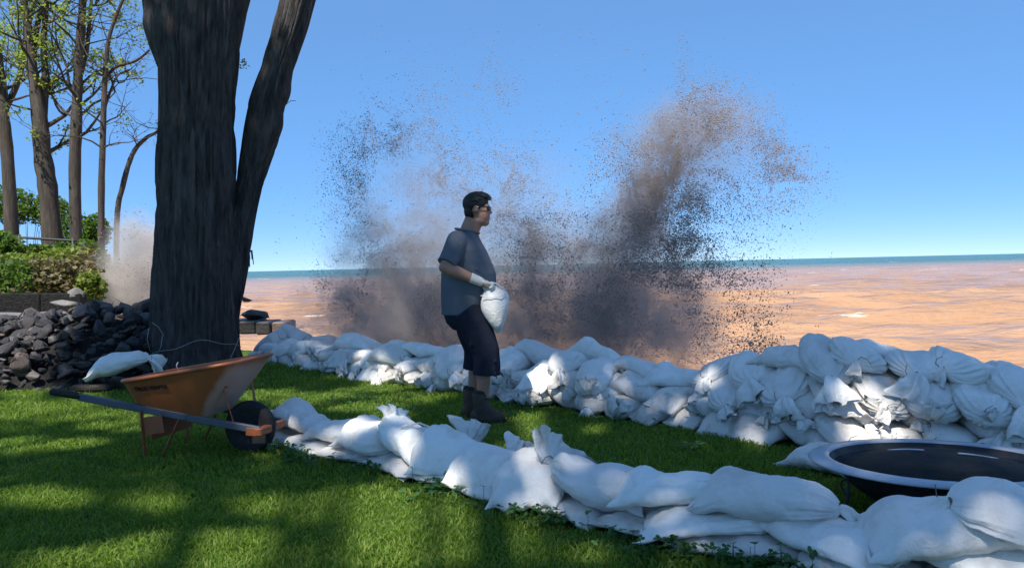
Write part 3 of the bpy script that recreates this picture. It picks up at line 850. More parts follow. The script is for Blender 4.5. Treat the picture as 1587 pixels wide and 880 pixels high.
# ---- the big dark tree on the lawn
o = at_y(300, 590, 10.2); BT = (o.x, o.y, 0.0)
big = empty('big_tree', BT)
tag(big, 'big dark forked tree with furrowed bark standing on the lawn behind the wheelbarrow', 'tree')
main_rows = [(618, 165, 420), (604, 190, 402), (588, 213, 386), (565, 227, 375), (540, 232, 368), (500, 235, 364), (450, 238, 362), (400, 240, 361), (350, 243, 362), (300, 246, 363), (250, 247, 362),
             (200, 249, 361), (150, 249, 362), (100, 247, 366), (60, 246, 368), (20, 248, 368), (-40, 250, 366), (-110, 255, 360)]
stem_obj('trunk', main_rows, 10.2, M['bark'], big, BT, K=170, sub=12, ridge=.05, seed=11)
stem_obj('forked_stem', [(600, 288, 384), (560, 300, 373), (500, 312, 371), (450, 318, 379), (400, 330, 388), (350, 345, 395), (300, 362, 405), (250, 370, 419), (200, 378, 437), (170, 384, 440), (150, 388, 447),
                         (100, 405, 457), (50, 419, 474), (0, 433, 488), (-60, 455, 508), (-140, 490, 540)], 10.42, M['bark'], big, BT, K=110, sub=12, ridge=.038, seed=23)
stem_obj('limb', [(150, 262, 300), (105, 246, 300), (70, 233, 300), (40, 223, 290), (15, 223, 280), (-40, 212, 262), (-120, 170, 218), (-220, 90, 132)], 10.1, M['bark'], big, BT, K=80, sub=10, ridge=.02, seed=31)
stem_obj('limb', [(150, 318, 358), (100, 322, 366), (50, 328, 377), (0, 334, 387), (-60, 345, 400), (-160, 370, 424), (-260, 410, 452)], 10.3, M['bark'], big, BT, K=80, sub=10, ridge=.02, seed=37)
b_ = MB()
for p0, p1, p2, r0 in (((-5.6, 10, 5.8), (-6.6, 9.5, 8.6), (-7.2, 9.0, 11.5), .17), ((-3.6, 10.2, 5.2), (-3.8, 10.2, 8.2), (-4.2, 10.4, 12.2), .26), ((-2.4, 10.4, 5.6), (-1.8, 10.8, 8.4), (-1.4, 11.2, 11.5), .18),
                       ((-3.3, 10.3, 6.0), (-2.8, 11.4, 9.2), (-2.6, 12.2, 12.0), .18), ((-3.8, 10.2, 8.0), (-5.0, 9.8, 10.2), (-5.8, 9.6, 12.2), .12), ((-3.8, 10.2, 8.2), (-3.0, 9.6, 10.6), (-2.4, 9.2, 12.4), .11)):
    P = [Vector(p0).lerp(Vector(p1), k / 5).lerp(Vector(p1).lerp(Vector(p2), k / 5), k / 5) - Vector(BT) for k in range(6)]
    b_.tube(P, [r0 * (1 - .14 * k) for k in range(6)], 10)
b_.build('upper_branches', M['bark'], big)
canopy('crown', [(-4.6, 10.5, 12.5, 4.6, 4.2, 2.8), (-2.2, 11.5, 12.0, 3.2, 3.2, 2.2), (-6.8, 9.5, 11.6, 3, 3.2, 2.2)], 16000, .17, big, BT, 41, M['leaf_shade'])
# small sprig on the trunk and twigs on the forked stem
sp_ = MB(); sp = at_y(368, 98, 10.0)
for k in range(26):
    d = Vector((rng.uniform(.02, .12), rng.uniform(-.06, .06), rng.uniform(-.07, .05))); c = sp + d - Vector(BT)
    u = Vector(rng.normal(size=3)).normalized() * .022; w = Vector(rng.normal(size=3)).normalized() * .012
    sp_.add([c - u, c + w, c + u, c - w], [(0, 1, 2, 3)])
sp_.build('leaf_sprig', M['leaf_shade'], big, False)
tw_ = MB()
q0 = at_y(438, 180, 10.2) - Vector(BT)
tw_.tube([q0, q0 + Vector((.05, -.05, .12)), q0 + Vector((.12, -.06, .17)), q0 + Vector((.18, -.06, .165))], .004, 5)
q1 = at_y(385, 392, 10.1) - Vector(BT)
for dx, dz in ((.06, -.08), (.075, -.14), (.03, -.17), (.055, -.02)):
    tw_.tube([q1, q1 + Vector((dx * .8, -.05, .03)), q1 + Vector((dx, -.06, dz))], .006, 5)
tw_.build('twig', M['twig'], big)
# wire looped round the trunk
wr = MB()
pts = []
for k in range(25):
    a = math.pi * (1.04 + .93 * k / 24)
    c = at_y(300, 534 + 10 * math.sin(k / 24 * math.pi * 2.2), 10.2)
    pts.append(Vector((c.x + .60 * math.cos(a), 10.2 + .58 * math.sin(a), c.z + .02 * math.sin(k * .9))))
wr.tube(pts, .0045, 5)
for (x0, y0), (x1, y1), (x2, y2) in (((236, 500), (245, 506), (254, 520)), ((231, 508), (228, 525), (233, 545)), ((252, 518), (250, 535), (243, 552)), ((372, 520), (362, 545), (350, 572))):
    wr.tube([at_y(x0, y0, 9.62), at_y(x1, y1, 9.58), at_y(x2, y2, 9.6)], .005, 5)
wr.build('wire', M['wire'])
tag(bpy.data.objects['wire'], 'thin pale wire looped round the lower trunk of the big tree', 'wire')

# ---- two shade trees behind the viewpoint whose crowns hang over the lawn
def shade_tree(base, ells, label, seed, n, trunk_shade=()):
    t = empty('shade_tree', base); tag(t, label, 'tree')
    m = MB(); m.tube([(0, 0, -.1), (.05, .05, 1.2), (.1, .2, 5), (.2, .5, 11)], [.5, .4, .34, .26], 14)
    m.build('trunk', M['bark'], t)
    m = MB()
    for e in ells:
        c = Vector(e[:3]) - Vector(base)
        for k in range(4):
            d = c + Vector((rng.uniform(-1, 1) * e[3] * .6, rng.uniform(-1, 1) * e[4] * .6, rng.uniform(-.2, .5) * e[5]))
            m.tube([(.15, .4, 8.5), Vector((.2, .5, 10)).lerp(d, .45) + Vector((0, 0, .5)), d], [.13, .07, .02], 8)
    m.build('branches', M['bark'], t)
    canopy('crown', ells, n, .17, t, base, seed, M['leaf_shade'], trunk_shade=trunk_shade)
shade_tree((-10.5, -6.5, 0), [(-9.2, -.4, 15.6, 3.0, 2.8, 1.8), (-6.4, .6, 15.2, 2.8, 2.4, 1.6), (-9.0, -4.4, 15.8, 2.8, 2.8, 1.8)], 'tall leafy tree behind and left of the viewpoint, casting shade on the lawn', 51, 25000,
           ((-7.0, 2.6, 15.4, 1.5, 1.0, .6), (-7.6, 1.4, 15.4, 1.4, 1.0, .6), (-8.2, .2, 15.4, 1.4, 1.0, .6)))
shade_tree((-3.0, -10.0, 0), [(-5.6, -3.0, 15.8, 3.0, 3.0, 1.8), (-2.4, -2.2, 15.4, 2.6, 3.0, 1.8), (-5.8, -6.4, 15.8, 3.0, 2.4, 1.8), (-2.2, -6.0, 15.6, 2.8, 2.6, 1.8), (-3.4, .4, 15.2, 2.6, 1.8, 1.4), (.2, -4.2, 15.4, 2.0, 2.4, 1.6)] + [(-4.3, -3.0, 15.4, 2.6, 1.7, 1.6)] * 3,  # repeated last clump is added to deepen the shade between the two walls
           'tall leafy tree behind the viewpoint, casting shade on both sandbag walls', 61, 52000)
# ------------------------------------------------------------------ the left side: rock pile, bank, bushes, trees
def hull_mesh(name, seed, n=15, sc=(1, .8, .6), smooth=False):
    r = np.random.default_rng(seed); P = r.normal(size=(n, 3)); P /= np.linalg.norm(P, axis=1)[:, None]
    P *= r.uniform(.75, 1.0, n)[:, None] * np.array(sc)
    bm = bmesh.new(); vs_ = [bm.verts.new(p) for p in P]
    res = bmesh.ops.convex_hull(bm, input=vs_)
    bmesh.ops.delete(bm, geom=[g for g in res['geom_interior'] if isinstance(g, bmesh.types.BMVert)], context='VERTS')
    bmesh.ops.bevel(bm, geom=list(bm.edges), offset=.07, segments=1, affect='EDGES')
    bmesh.ops.recalc_face_normals(bm, faces=bm.faces)
    me = bpy.data.meshes.new(name); bm.to_mesh(me); bm.free()
    return me
ROCKS = [hull_mesh('rock', 300 + k, 12 + k % 6, ((1, .8, .55), (1, .7, .42), (1, .9, .75))[k % 3]) for k in range(14)]
for m_ in ROCKS: m_.materials.append(M['rock'])
def pile_z(x, y):
    e = np.clip(1 - ((x + 7.0) / 3.6) ** 4, 0, 1) * np.clip(1 - np.abs((y - (10.75 + .12 * (x + 4))) / 1.55) ** 1.6, 0, 1)
    top = np.interp(x, [-9, -7, -5.9, -5.2, -4.6, -4.1, -3.6], [.75, .72, .72, .92, .95, .62, .1])
    return top * e ** .75
gx, gy = np.meshgrid(np.linspace(-10.4, -3.5, 60), np.linspace(8.9, 12.6, 40))
gz = pile_z(gx, gy) - .16 + .05 * fbm(np.stack([gx.ravel(), gy.ravel(), gx.ravel() * 0], 1), 3, 3, 8).reshape(gx.shape)
i2 = np.arange(gx.size).reshape(gx.shape)
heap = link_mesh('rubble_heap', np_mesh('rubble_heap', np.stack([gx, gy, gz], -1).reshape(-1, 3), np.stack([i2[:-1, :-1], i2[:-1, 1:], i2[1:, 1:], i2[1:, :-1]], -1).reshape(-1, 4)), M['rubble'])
M['rubble_rock'] = None
def _island_rock():
    m, nt, b = new_mat('small_dark_rocks'); g = nt.nodes.new('ShaderNodeNewGeometry'); v = coords(nt, 'Object')
    t = ramp(nt, g.outputs['Random Per Island'], [(0, (.012, .011, .0115)), (.55, (.026, .024, .023)), (.9, (.045, .04, .038)), (1, (.11, .08, .065))])
    n = noise_node(nt, 14, 5, .65, v)
    nt.links.new(mix_col(nt, ramp(nt, n, [(.35, (0, 0, 0)), (.7, (1, 1, 1))]), t, mix_col(nt, 1.0, t, (1.9, 1.8, 1.7), 'MULTIPLY')), b.inputs['Base Color'])
    b.inputs['Roughness'].default_value = .55; bump(nt, b, n, .6, .02)
    return m
M['rubble_rock'] = _island_rock()
_src = [(np.array([v.co for v in m_.vertices]), [tuple(p.vertices) for p in m_.polygons]) for m_ in ROCKS]
_fr = np.random.default_rng(77); small = MB()
for k in range(600):
    x = _fr.uniform(-9.6, -3.9); y = _fr.uniform(9.05, 12.3) if k % 2 else _fr.uniform(9.05, 10.5); z = float(pile_z(np.array([x]), np.array([y]))[0])
    if z < .015 and _fr.random() < .7: continue
    Vv, Ff = _src[k % 14]; s_ = _fr.uniform(.05, .13)
    Rr = np.array(Matrix.Rotation(_fr.uniform(0, 6.28), 3, 'Z') @ Matrix.Rotation(_fr.normal(0, .6), 3, 'X'))
    small.add((Vv * s_) @ Rr.T + np.array([x, y, max(z - .06, .0) + _fr.uniform(-.02, .03)]), Ff)
tag(small.build('small_rocks', M['rubble_rock'], None, False), 'small dark stones filling the rock pile', 'rubble', kind='stuff')
tag(heap, 'dark earth and small rubble under the rock pile', 'rubble', kind='stuff')
cnt = 0
placed = []
rr_ = np.random.default_rng(5)
while cnt < 292:
    x = rr_.uniform(-7.4, -3.9); y = rr_.uniform(9.1, 11.9); z = float(pile_z(np.array([x]), np.array([y]))[0])
    if z < .03 and not (abs(y - 9.4) < .35 and x < -4.3 and rr_.random() < .35): continue
    if y > 11.1 and rr_.random() < .6: continue
    s = 1.12 * rr_.choice([.07, .10, .14, .20, .28], p=[.2, .28, .27, .18, .07]) * rr_.uniform(.9, 1.15)
    if any((x - a) ** 2 + (y - b) ** 2 < (.62 * (s + c)) ** 2 for a, b, c in placed): 
        if rr_.random() < .93: continue
    placed.append((x, y, s))
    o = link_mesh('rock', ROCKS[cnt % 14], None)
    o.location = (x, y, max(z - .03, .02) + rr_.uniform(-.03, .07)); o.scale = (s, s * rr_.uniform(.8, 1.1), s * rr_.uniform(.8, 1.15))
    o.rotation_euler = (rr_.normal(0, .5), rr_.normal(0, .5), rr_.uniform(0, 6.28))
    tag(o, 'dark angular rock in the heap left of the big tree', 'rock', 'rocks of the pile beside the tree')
    cnt += 1
def stone(name, px, py, Y, size, rot, label, cat, mat='slab', seed=0, group=None):
    p = at_y(px, py, Y); me = hull_mesh(name, 500 + seed, 18, (1, .9, .8)); me.materials.append(M[mat])
    o = link_mesh(name, me); o.location = p; o.scale = size; o.rotation_euler = rot
    return tag(o, label, cat, group)
stone('boulder', 396, 487, 13.6, (.26, .22, .13), (.1, .05, .3), 'dark boulder on the flat slabs right of the trunk', 'boulder', 'rock', 1)
stone('boulder', 381, 463, 16.5, (.14, .12, .09), (0, .2, .5), 'small reddish rock by the water just right of the trunk', 'boulder', 'rock', 2)
stone('boulder', 105, 470, 15.6, (.36, .2, .09), (.05, .1, .2), 'long flat pale rock below the low concrete wall', 'boulder', 'slab', 3)
stone('boulder', 117, 456, 16.8, (.2, .18, .22), (.2, .1, .2), 'upright pale rock at the right end of the low concrete wall', 'boulder', 'slab', 4)
stone('boulder', 30, 492, 12.6, (.5, .3, .12), (.05, .1, .1), 'broad flat sunlit rock at the left end of the pile top', 'boulder', 'slab', 5)
stone('boulder', 82, 487, 12.8, (.34, .25, .08), (.02, .06, .4), 'flat tan rock in the middle of the pile top', 'boulder', 'slab', 6)
# flat slabs of the old breakwall right of the trunk
sl = empty('breakwall', (0, 0, 0)); c0 = at_y(378, 499, 13.4); sl.location = (c0.x, c0.y, c0.z - .12)
tag(sl, 'low row of flat dark stone slabs at the shore right of the trunk', 'breakwall')
for k, (x0, x1) in enumerate(((340, 378), (379, 405), (406, 428), (429, 449))):
    a, b = at_y(x0, 500, 13.4), at_y(x1, 500, 13.4); m = MB()
    m.box(((a.x + b.x) / 2 - c0.x, .0 + .04 * (k % 2), .06 - .012 * k), (b.x - a.x, .7, .20), None, .02)
    m.build('stone_block', M['rock'], sl, False)
# low concrete wall at the foot of the bank
w0, w1 = at_y(-60, 466, 16.6), at_y(131, 466, 16.9); m = MB()
lw = empty('concrete_wall', (w1.x, w1.y, w1.z)); tag(lw, 'low dark concrete retaining wall at the foot of the green bank', 'wall')
for k in range(3):
    a, b = w0.lerp(w1, k / 3), w0.lerp(w1, (k + .985) / 3); m = MB()
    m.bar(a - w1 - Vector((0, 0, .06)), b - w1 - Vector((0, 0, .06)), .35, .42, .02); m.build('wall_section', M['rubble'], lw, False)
# stone edging, planks and logs in the shade at the foot of the pile
M['wood'] = rough_mat('dark_weathered_wood', [(.3, (.035, .03, .026)), (.7, (.08, .068, .058))], 8, .9, 30, .6, .01, .15, stretch=(1, 6, 6))
for k, (x0, y0, x1, y1, w, h, lab) in enumerate(((108, 588, 200, 572, .22, .12, 'thick dark timber lying in the shade left of the trunk'), (112, 602, 172, 600, .14, .07, 'short dark plank on the grass below the timber'),
                                               (150, 590, 232, 603, .12, .08, 'dark log reaching toward the wheelbarrow tray'))):
    a, b = on_z(x0, y0, .05), on_z(x1, y1, .05); m = MB(); mid = (a + b) / 2
    m.bar(a - mid, b - mid, w, h, .02); o = m.build('timber', M['wood'], None, False); o.location = (mid.x, mid.y, .04 + h * .2)
    tag(o, lab, 'timber')

# ---- bushes and brush on the bank
def bush(name, px, py, Y, w, h, n, mat, leaf, label, seed, cat='bush', group='bushes on the green bank'):
    c = at_y(px, py, Y); r = np.random.default_rng(seed)
    z0 = land_at(c.x, c.y) - .1
    zc = max(c.z, z0 + h * .5)
    P = r.normal(size=(n * 2, 3)); P /= np.linalg.norm(P, axis=1)[:, None]; P *= (r.random(n * 2) ** .45)[:, None]
    P *= 1 + .35 * fbm(P * 2 + seed, 1, 2, seed)[:, None]
    cl = fbm(P + seed * 3.1, 2.6, 3, seed); P = P[cl > -.12][:n]
    t = empty(name, (c.x, c.y, z0)); tag(t, label, cat, group)
    Q = P * np.array([w, w * .8, h]) + np.array([0, 0, zc - z0])
    Q = Q[Q[:, 2] > 0]
    V, Fc = leaf_quads(Q, leaf, seed + 1)
    link_mesh('foliage', np_mesh('foliage', V, Fc, False), M[mat], t)
    s = MB()
    for k in range(9):
        q = Q[int(r.integers(len(Q)))]
        s.tube([(r.uniform(-.15, .15), r.uniform(-.1, .1), 0), q * .5 + np.array([0, 0, .1]), q], [.025, .015, .006], 5)
    s.build('stem', M['twig'], t)
BU = [(15, 440, 18.6, .75, .55, 'leaf_bush', 'dark green bush at the left edge above the concrete wall'), (60, 436, 18.8, .8, .5, 'leaf_brown', 'brownish brush above the middle of the concrete wall'),
      (105, 432, 19.2, .75, .55, 'leaf_brown', 'dry brush above the right end of the concrete wall'), (140, 446, 18.6, .36, .42, 'leaf_bush_light', 'small yellow-green shrub beside the smaller splash'),
      (26, 414, 20.6, .7, .42, 'leaf_bush_light', 'yellow-green bush on the bank under the left railing post'), (76, 410, 21.2, .8, .34, 'leaf_bush_light', 'yellow-green bush in the middle of the bank'),
      (122, 405, 22.0, .7, .5, 'leaf_bush_light', 'yellowish bush on the bank below the slim trunk'), (4, 385, 22.5, .6, .5, 'leaf_bush', 'green bush at the left edge beside the railing'),
      (66, 390, 23.4, .9, .22, 'leaf_bush', 'low green shrub row just below the railing'), (110, 390, 24, .8, .4, 'leaf_bush', 'green shrub under the right railing post'),
      (125, 358, 34, 1.2, .75, 'leaf_bush', 'dark green rounded bush between the two slim trunks'), (148, 362, 33, .6, .6, 'leaf_bush', 'dark green bush at the right end of the bank'),
      (40, 322, 44, 2.0, .9, 'leaf_bush', 'hedge-like bush on the hilltop between the left trunks'), (5, 318, 44, 1.6, 1.1, 'leaf_bush', 'hilltop bush at the far left edge'),
      (85, 330, 44, 1.0, .9, 'leaf_bush', 'hilltop bush right of the thick leaning trunk'),
      (145, 420, 20.5, .5, .6, 'leaf_brown', 'dark brush at the right edge of the bank beside the splash')]
for k, (px, py, Y, w, h, mt, lab) in enumerate(BU):
    bush('bush', px, py, Y, w, h, int(900 + 700 * w * h), mt, .075 + .0022 * Y, lab, 1200 + k * 11)
# railing on the bank
M['dark_metal'] = rough_mat('black_iron', [(.3, (.02, .02, .022)), (.7, (.05, .05, .05))], 20, .55, 60, .15, .002, .4)
r0, r1 = at_y(30, 368, 23.2), at_y(113, 373, 23.2)
rl = empty('railing', r0); tag(rl, 'thin dark railing with two posts along the top of the bank', 'railing')
MB().tube([Vector((-1.0, 0, .03)), Vector((0, 0, 0)), r1 - r0, r1 - r0 + Vector((.1, 0, 0))], .035, 8).build('rail', M['dark_metal'], rl)
for q in (r0, r1):
    zb = land_at(q.x, q.y)
    m = MB(); m.tube([q - r0 + Vector((0, 0, .08)), Vector((q.x - r0.x, q.y - r0.y, min(zb, q.z - .5) - r0.z))], .04, 8); m.build('post', M['dark_metal'], rl)

# ---- slim trees on the bank, in young leaf
def back_tree(path, Y, label, seed, n_br, leafy, mat='leaf_spring', blen=2.4, up=.9, start=.35, forks=()):
    r = np.random.default_rng(seed)
    P = [at_y(x, y, Y) for x, y, w in path]; W = [w * Y / F_PX / 2 for x, y, w in path]
    base = P[0]; z0 = land_at(base.x, base.y); base = Vector((base.x, base.y, z0 - .1))
    t = empty('slim_tree', base); tag(t, label, 'tree', 'trees on the bank')
    P[0] = base.copy()
    def smooth(P, W, n=5):
        out, ow = [], []
        for i in range(len(P) - 1):
            p0, p1, p2, p3 = P[max(i - 1, 0)], P[i], P[i + 1], P[min(i + 2, len(P) - 1)]
            for k in range(n):
                f = k / n
                out.append(.5 * ((2 * p1) + (p2 - p0) * f + (2 * p0 - 5 * p1 + 4 * p2 - p3) * f * f + (3 * p1 - p0 - 3 * p2 + p3) * f ** 3)); ow.append(W[i] * (1 - f) + W[i + 1] * f)
        return out + [P[-1]], ow + [W[-1]]
    SP, SW = smooth(P, W)
    m = MB(); m.tube([p - base for p in SP], [w * (1.25 if k == 0 else 1) * r.uniform(.93, 1.07) for k, w in enumerate(SW)], 12); m.build('trunk', M['bark_pale'], t)
    br = MB(); tips = []
    stems = [(SP, SW)]
    for fk in forks:
        fp = [at_y(x, y, Y + .2) for x, y, w in fk]; fw = [w * Y / F_PX / 2 for x, y, w in fk]
        fp, fw = smooth(fp, fw); br.tube([p - base for p in fp], fw, 9); stems.append((fp, fw))
    def branch(p, d, L, rad, lev):
        pts = [p]; q = p.copy(); dd = d.normalized()
        for k in range(5):
            dd = (dd + Vector(r.normal(0, .17, 3)) + Vector((0, 0, .10 * up))).normalized(); q = q + dd * L / 5; pts.append(q.copy())
        br.tube([x - base for x in pts], [rad * (1 - .15 * k) for k in range(6)], 5 if lev else 7, False)
        if lev >= 3: tips.append(pts); return
        for k in range(3 if lev else 5):
            i = int(r.integers(1, 6)); nd = (dd + Vector(r.normal(0, .75, 3))).normalized()
            branch(pts[i], nd, L * r.uniform(.4, .62), max(rad * .5, .005), lev + 1)
    for fp, fw in stems:
        nb = int(n_br * (1 if fp is SP else .5))
        for k in range(nb):
            i = int(r.integers(int(len(fp) * (start if fp is SP else .1)), len(fp)))
            a = r.uniform(0, 6.28); d = Vector((math.cos(a), math.sin(a) * .8, r.uniform(.1, .9) * up))
            branch(fp[i], d, blen * r.uniform(.6, 1.2), max(.018, fw[i] * .34), 1)
    br.build('branches', M['bark_pale'], t)
    Lp = []
    for pts in tips:
        for p in pts[2:]:
            if r.random() < leafy:
                for k in range(6 if mat == 'leaf_spring' else 3): Lp.append(np.array(p + Vector(r.normal(0, .10, 3)) - base))
    if Lp:
        V, Fc = leaf_quads(np.array(Lp), .115 if mat == 'leaf_spring' else .06, seed + 5)
        link_mesh('crown', np_mesh('crown', V, Fc, False), M[mat], t)
back_tree([(18, 336, 21), (12, 250, 19), (4, 170, 17), (0, 120, 15), (-14, 20, 13), (-25, -80, 9)], 32, 'slim trunk at the far left edge in fresh yellow-green leaf', 71, 15, .75, forks=([(8, 170, 10), (30, 120, 9), (40, 60, 7), (60, -20, 5)],))
back_tree([(86, 372, 32), (76, 310, 28), (66, 240, 26), (62, 190, 24), (52, 120, 14), (44, 50, 12), (26, -60, 9)], 28, 'thick leaning trunk forking low, in yellow-green leaf', 73, 15, .75, forks=([(66, 200, 13), (70, 130, 11), (68, 60, 9), (76, -30, 7)], [(52, 90, 8), (60, 30, 8), (75, 4, 6), (104, 25, 4)]))
back_tree([(117, 376, 20), (116, 290, 18), (118, 200, 17), (121, 120, 14), (126, 40, 12), (132, -70, 9)], 28, 'straight upright trunk with a narrow leafy crown', 79, 13, .55, forks=([(121, 130, 8), (134, 80, 7), (140, 20, 5), (146, -40, 4)],))
back_tree([(153, 396, 11), (157, 320, 10), (159, 230, 9), (162, 140, 8), (167, 70, 6), (182, 20, 5), (205, -30, 3)], 27, 'thin dark trunk with bare spreading twigs next to the big tree', 83, 11, .25, 'leaf_brown', 2.2, .6,
          forks=([(161, 125, 5), (180, 104, 5), (210, 95, 4), (232, 78, 3)], [(160, 175, 5), (170, 145, 4), (182, 118, 3), (200, 108, 2)]))
back_tree([(176, 400, 9), (181, 350, 8), (190, 290, 8), (205, 240, 7), (225, 215, 6), (250, 200, 4), (285, 160, 3)], 29, 'bent bare trunk curving toward the big tree', 89, 8, .25, 'leaf_brown', 1.8, .4, .5)
# ------------------------------------------------------------------ wheelbarrow
def _paint(name, stops, dirt, rough=.45):
    m, nt, b = new_mat(name); v = coords(nt, 'Object')
    n = noise_node(nt, 5, 6, .65, v); n2 = noise_node(nt, 22, 5, .7, v)
    c = ramp(nt, n, stops)
    nt.links.new(mix_col(nt, math_n(nt, 'MULTIPLY', ramp(nt, n2, [(.55, (0, 0, 0)), (.75, (1, 1, 1))]), .5), c, dirt), b.inputs['Base Color'])
    b.inputs['Roughness'].default_value = rough; bump(nt, b, n2, .12, .003)
    return m, nt, b, v
M['tray'], _tn, _tb2, _tv = _paint('orange_tray_plastic', [(.3, (.33, .095, .03)), (.7, (.42, .13, .045))], (.2, .09, .05), .42)
# dried cement smear on the tray's front panel
_sp = _tn.nodes.new('ShaderNodeSeparateXYZ'); _tn.links.new(_tv, _sp.inputs[0])
_fx = math_n(_tn, 'ADD', math_n(_tn, 'MULTIPLY', _sp.outputs['Z'], -.72), _sp.outputs['X'])
_nz = math_n(_tn, 'MULTIPLY', noise_node(_tn, 9, 5, .6, _tv), .09)
_mask = math_n(_tn, 'MULTIPLY', ramp(_tn, math_n(_tn, 'ADD', _fx, math_n(_tn, 'ADD', _nz, .47)), [(.04, (0, 0, 0)), (.075, (1, 1, 1))]), ramp(_tn, math_n(_tn, 'ADD', _sp.outputs['Z'], _nz), [(.63, (1, 1, 1)), (.7, (0, 0, 0))]))
_old = _tb2.inputs['Base Color'].links[0].from_socket
_tn.links.new(mix_col(_tn, math_n(_tn, 'MULTIPLY', _mask, .4), _old, (.62, .56, .50)), _tb2.inputs['Base Color'])
M['orange_steel'] = _paint('orange_painted_steel', [(.3, (.28, .08, .03)), (.7, (.36, .11, .04))], (.1, .06, .045), .5)[0]
M['grey_steel'] = _paint('grey_painted_steel', [(.3, (.065, .078, .10)), (.7, (.10, .115, .14))], (.05, .045, .04), .5)[0]
M['rubber'] = rough_mat('black_rubber', [(.3, (.012, .012, .013)), (.7, (.03, .03, .03))], 14, .8, 60, .3, .004, .3)
M['print'] = rough_mat('black_print', [(.3, (.012, .011, .011)), (.7, (.02, .018, .018))], 30, .6, bstr=0)
wb_p = on_z(386, 703, 0)
wb = empty('wheelbarrow', (wb_p.x, wb_p.y + .05, 0), R(-11))
tag(wb, 'orange wheelbarrow with black tyre parked at the end of the near sandbag wall', 'wheelbarrow')
def rrect(x0, x1, hw, n, zf, rad=.09):
    """rounded rectangle ring with z given by zf(x)"""
    pts = []
    for cx_, cy_, a0 in ((x1 - rad, hw - rad, 0), (x0 + rad, hw - rad, 90), (x0 + rad, -hw + rad, 180), (x1 - rad, -hw + rad, 270)):
        for k in range(n):
            a = R(a0 + 90 * k / (n - 1)); pts.append((cx_ + rad * math.cos(a), cy_ + rad * math.sin(a)))
    return [Vector((x, y, zf(x))) for x, y in pts]
rim_z = lambda x: .505 + .165 * (x + .92) / 1.08 - .0 * x
bot_z = lambda x: .31 - .06 * (x + .8)
def tray_ring(f, inset=0.0):
    ease = f ** .9
    x0 = -.72 + (-.82 + .72) * ease + inset; x1 = -.22 + (.07 + .22) * f ** 1.1 - inset; hw = .205 + (.335 - .205) * ease - inset
    zf = lambda x: bot_z(x) * (1 - f) + (rim_z(x)) * f + inset * (1 - f)
    return rrect(x0, x1, hw, 7, zf, .07 + .10 * f)
outer = [tray_ring(f) for f in np.linspace(0, 1, 9)]
inner = [tray_ring(f, .008) for f in np.linspace(1, 0, 9)]
tr = MB(); tr.loft(outer + inner, True)
o = tr.build('tray', M['tray'], wb); auto_smooth(o, 50)
rimring = tray_ring(1.0)
MB().tube(rimring + [rimring[0]], .014, 8, False).build('rolled_rim', M['tray'], wb)
for s in (-1, 1):
    hd_ = [Vector((.15, s * .15, .185)), Vector((-.35, s * .20, .275)), Vector((-1.10, s * .30, .425))]
    m = MB(); m.bar(hd_[0], hd_[1] + Vector((-.004, 0, 0)), .036, .048, .005); m.bar(hd_[1], hd_[2], .036, .048, .005)
    m.build('handle', M['grey_steel'], wb, False)
    m = MB(); m.tube([hd_[2] + Vector((.02, 0, 0)), hd_[2] + Vector((-.08, s * .008, .02)), hd_[2] + Vector((-.19, s * .02, .035)), hd_[2] + Vector((-.2, s * .02, .036))], [.022, .026, .023, .014], 10); m.build('grip', M['rubber'], wb)
    # leg: upright, slanted brace and the foot bar joining them
    m = MB(); y = s * .255
    m.bar((-.66, y, .335), (-.64, y, .0), .03, .008); m.bar((-.38, y, .27), (-.52, y, .0), .022, .008); m.bar((-.65, y, .008), (-.51, y, .008), .03, .012)
    m.build('leg', M['orange_steel'], wb, False)
    m = MB(); m.bar((-.03, s * .16, .215), (-.085, s * .19, .47), .016, .006); m.tube([(-.10, s * .19 - .0, .47), (-.06, s * .19, .49)], .014, 6); m.build('strut', M['orange_steel'], wb, False)
m = MB(); m.box((-.60, 0, .20), (.012, .49, .15)); m.bar((-.645, -.252, .22), (-.5, -.252, .24), .006, .12); m.build('leg_brace_panel', M['orange_steel'], wb, False)
m = MB(); m.bar((.15, -.185, .175), (.15, .185, .175), .05, .055, .008); m.bar((.15, -.175, .175), (.06, -.172, .18), .012, .055, .003); m.bar((.15, .175, .175), (.06, .172, .18), .012, .055, .003)
m.build('front_guard', M['orange_steel'], wb, False)
wh = MB(); rings = []
prof = [(.075, -.03), (.12, -.044), (.155, -.046), (.172, -.036), (.18, -.018), (.182, 0), (.18, .018), (.172, .036), (.155, .046), (.12, .044), (.075, .03)]
for rr, yy in prof: rings.append([Vector((rr * math.cos(a), yy, .178 + rr * math.sin(a))) for a in np.linspace(0, 2 * math.pi, 36, endpoint=False)])
wheel = empty('wheel', (0, 0, 0)); wheel.parent = wb
wh.loft(rings, False); wh.build('tyre', M['rubber'], wheel)
m = MB(); rings = [[Vector((rr * math.cos(a), yy, .178 + rr * math.sin(a))) for a in np.linspace(0, 2 * math.pi, 24, endpoint=False)] for rr, yy in ((.0, -.05), (.02, -.05), (.022, -.02), (.06, -.018), (.077, -.03), (.077, .03), (.06, .018), (.022, .02), (.02, .05), (.0, .05))]
m.loft(rings, False); m.build('rim', M['rubber'], wheel)
m = MB(); m.tube([(0, -.165, .2), (0, -.05, .178), (0, .05, .178), (0, .165, .2)], .009, 8); m.build('axle', M['grey_steel'], wb)
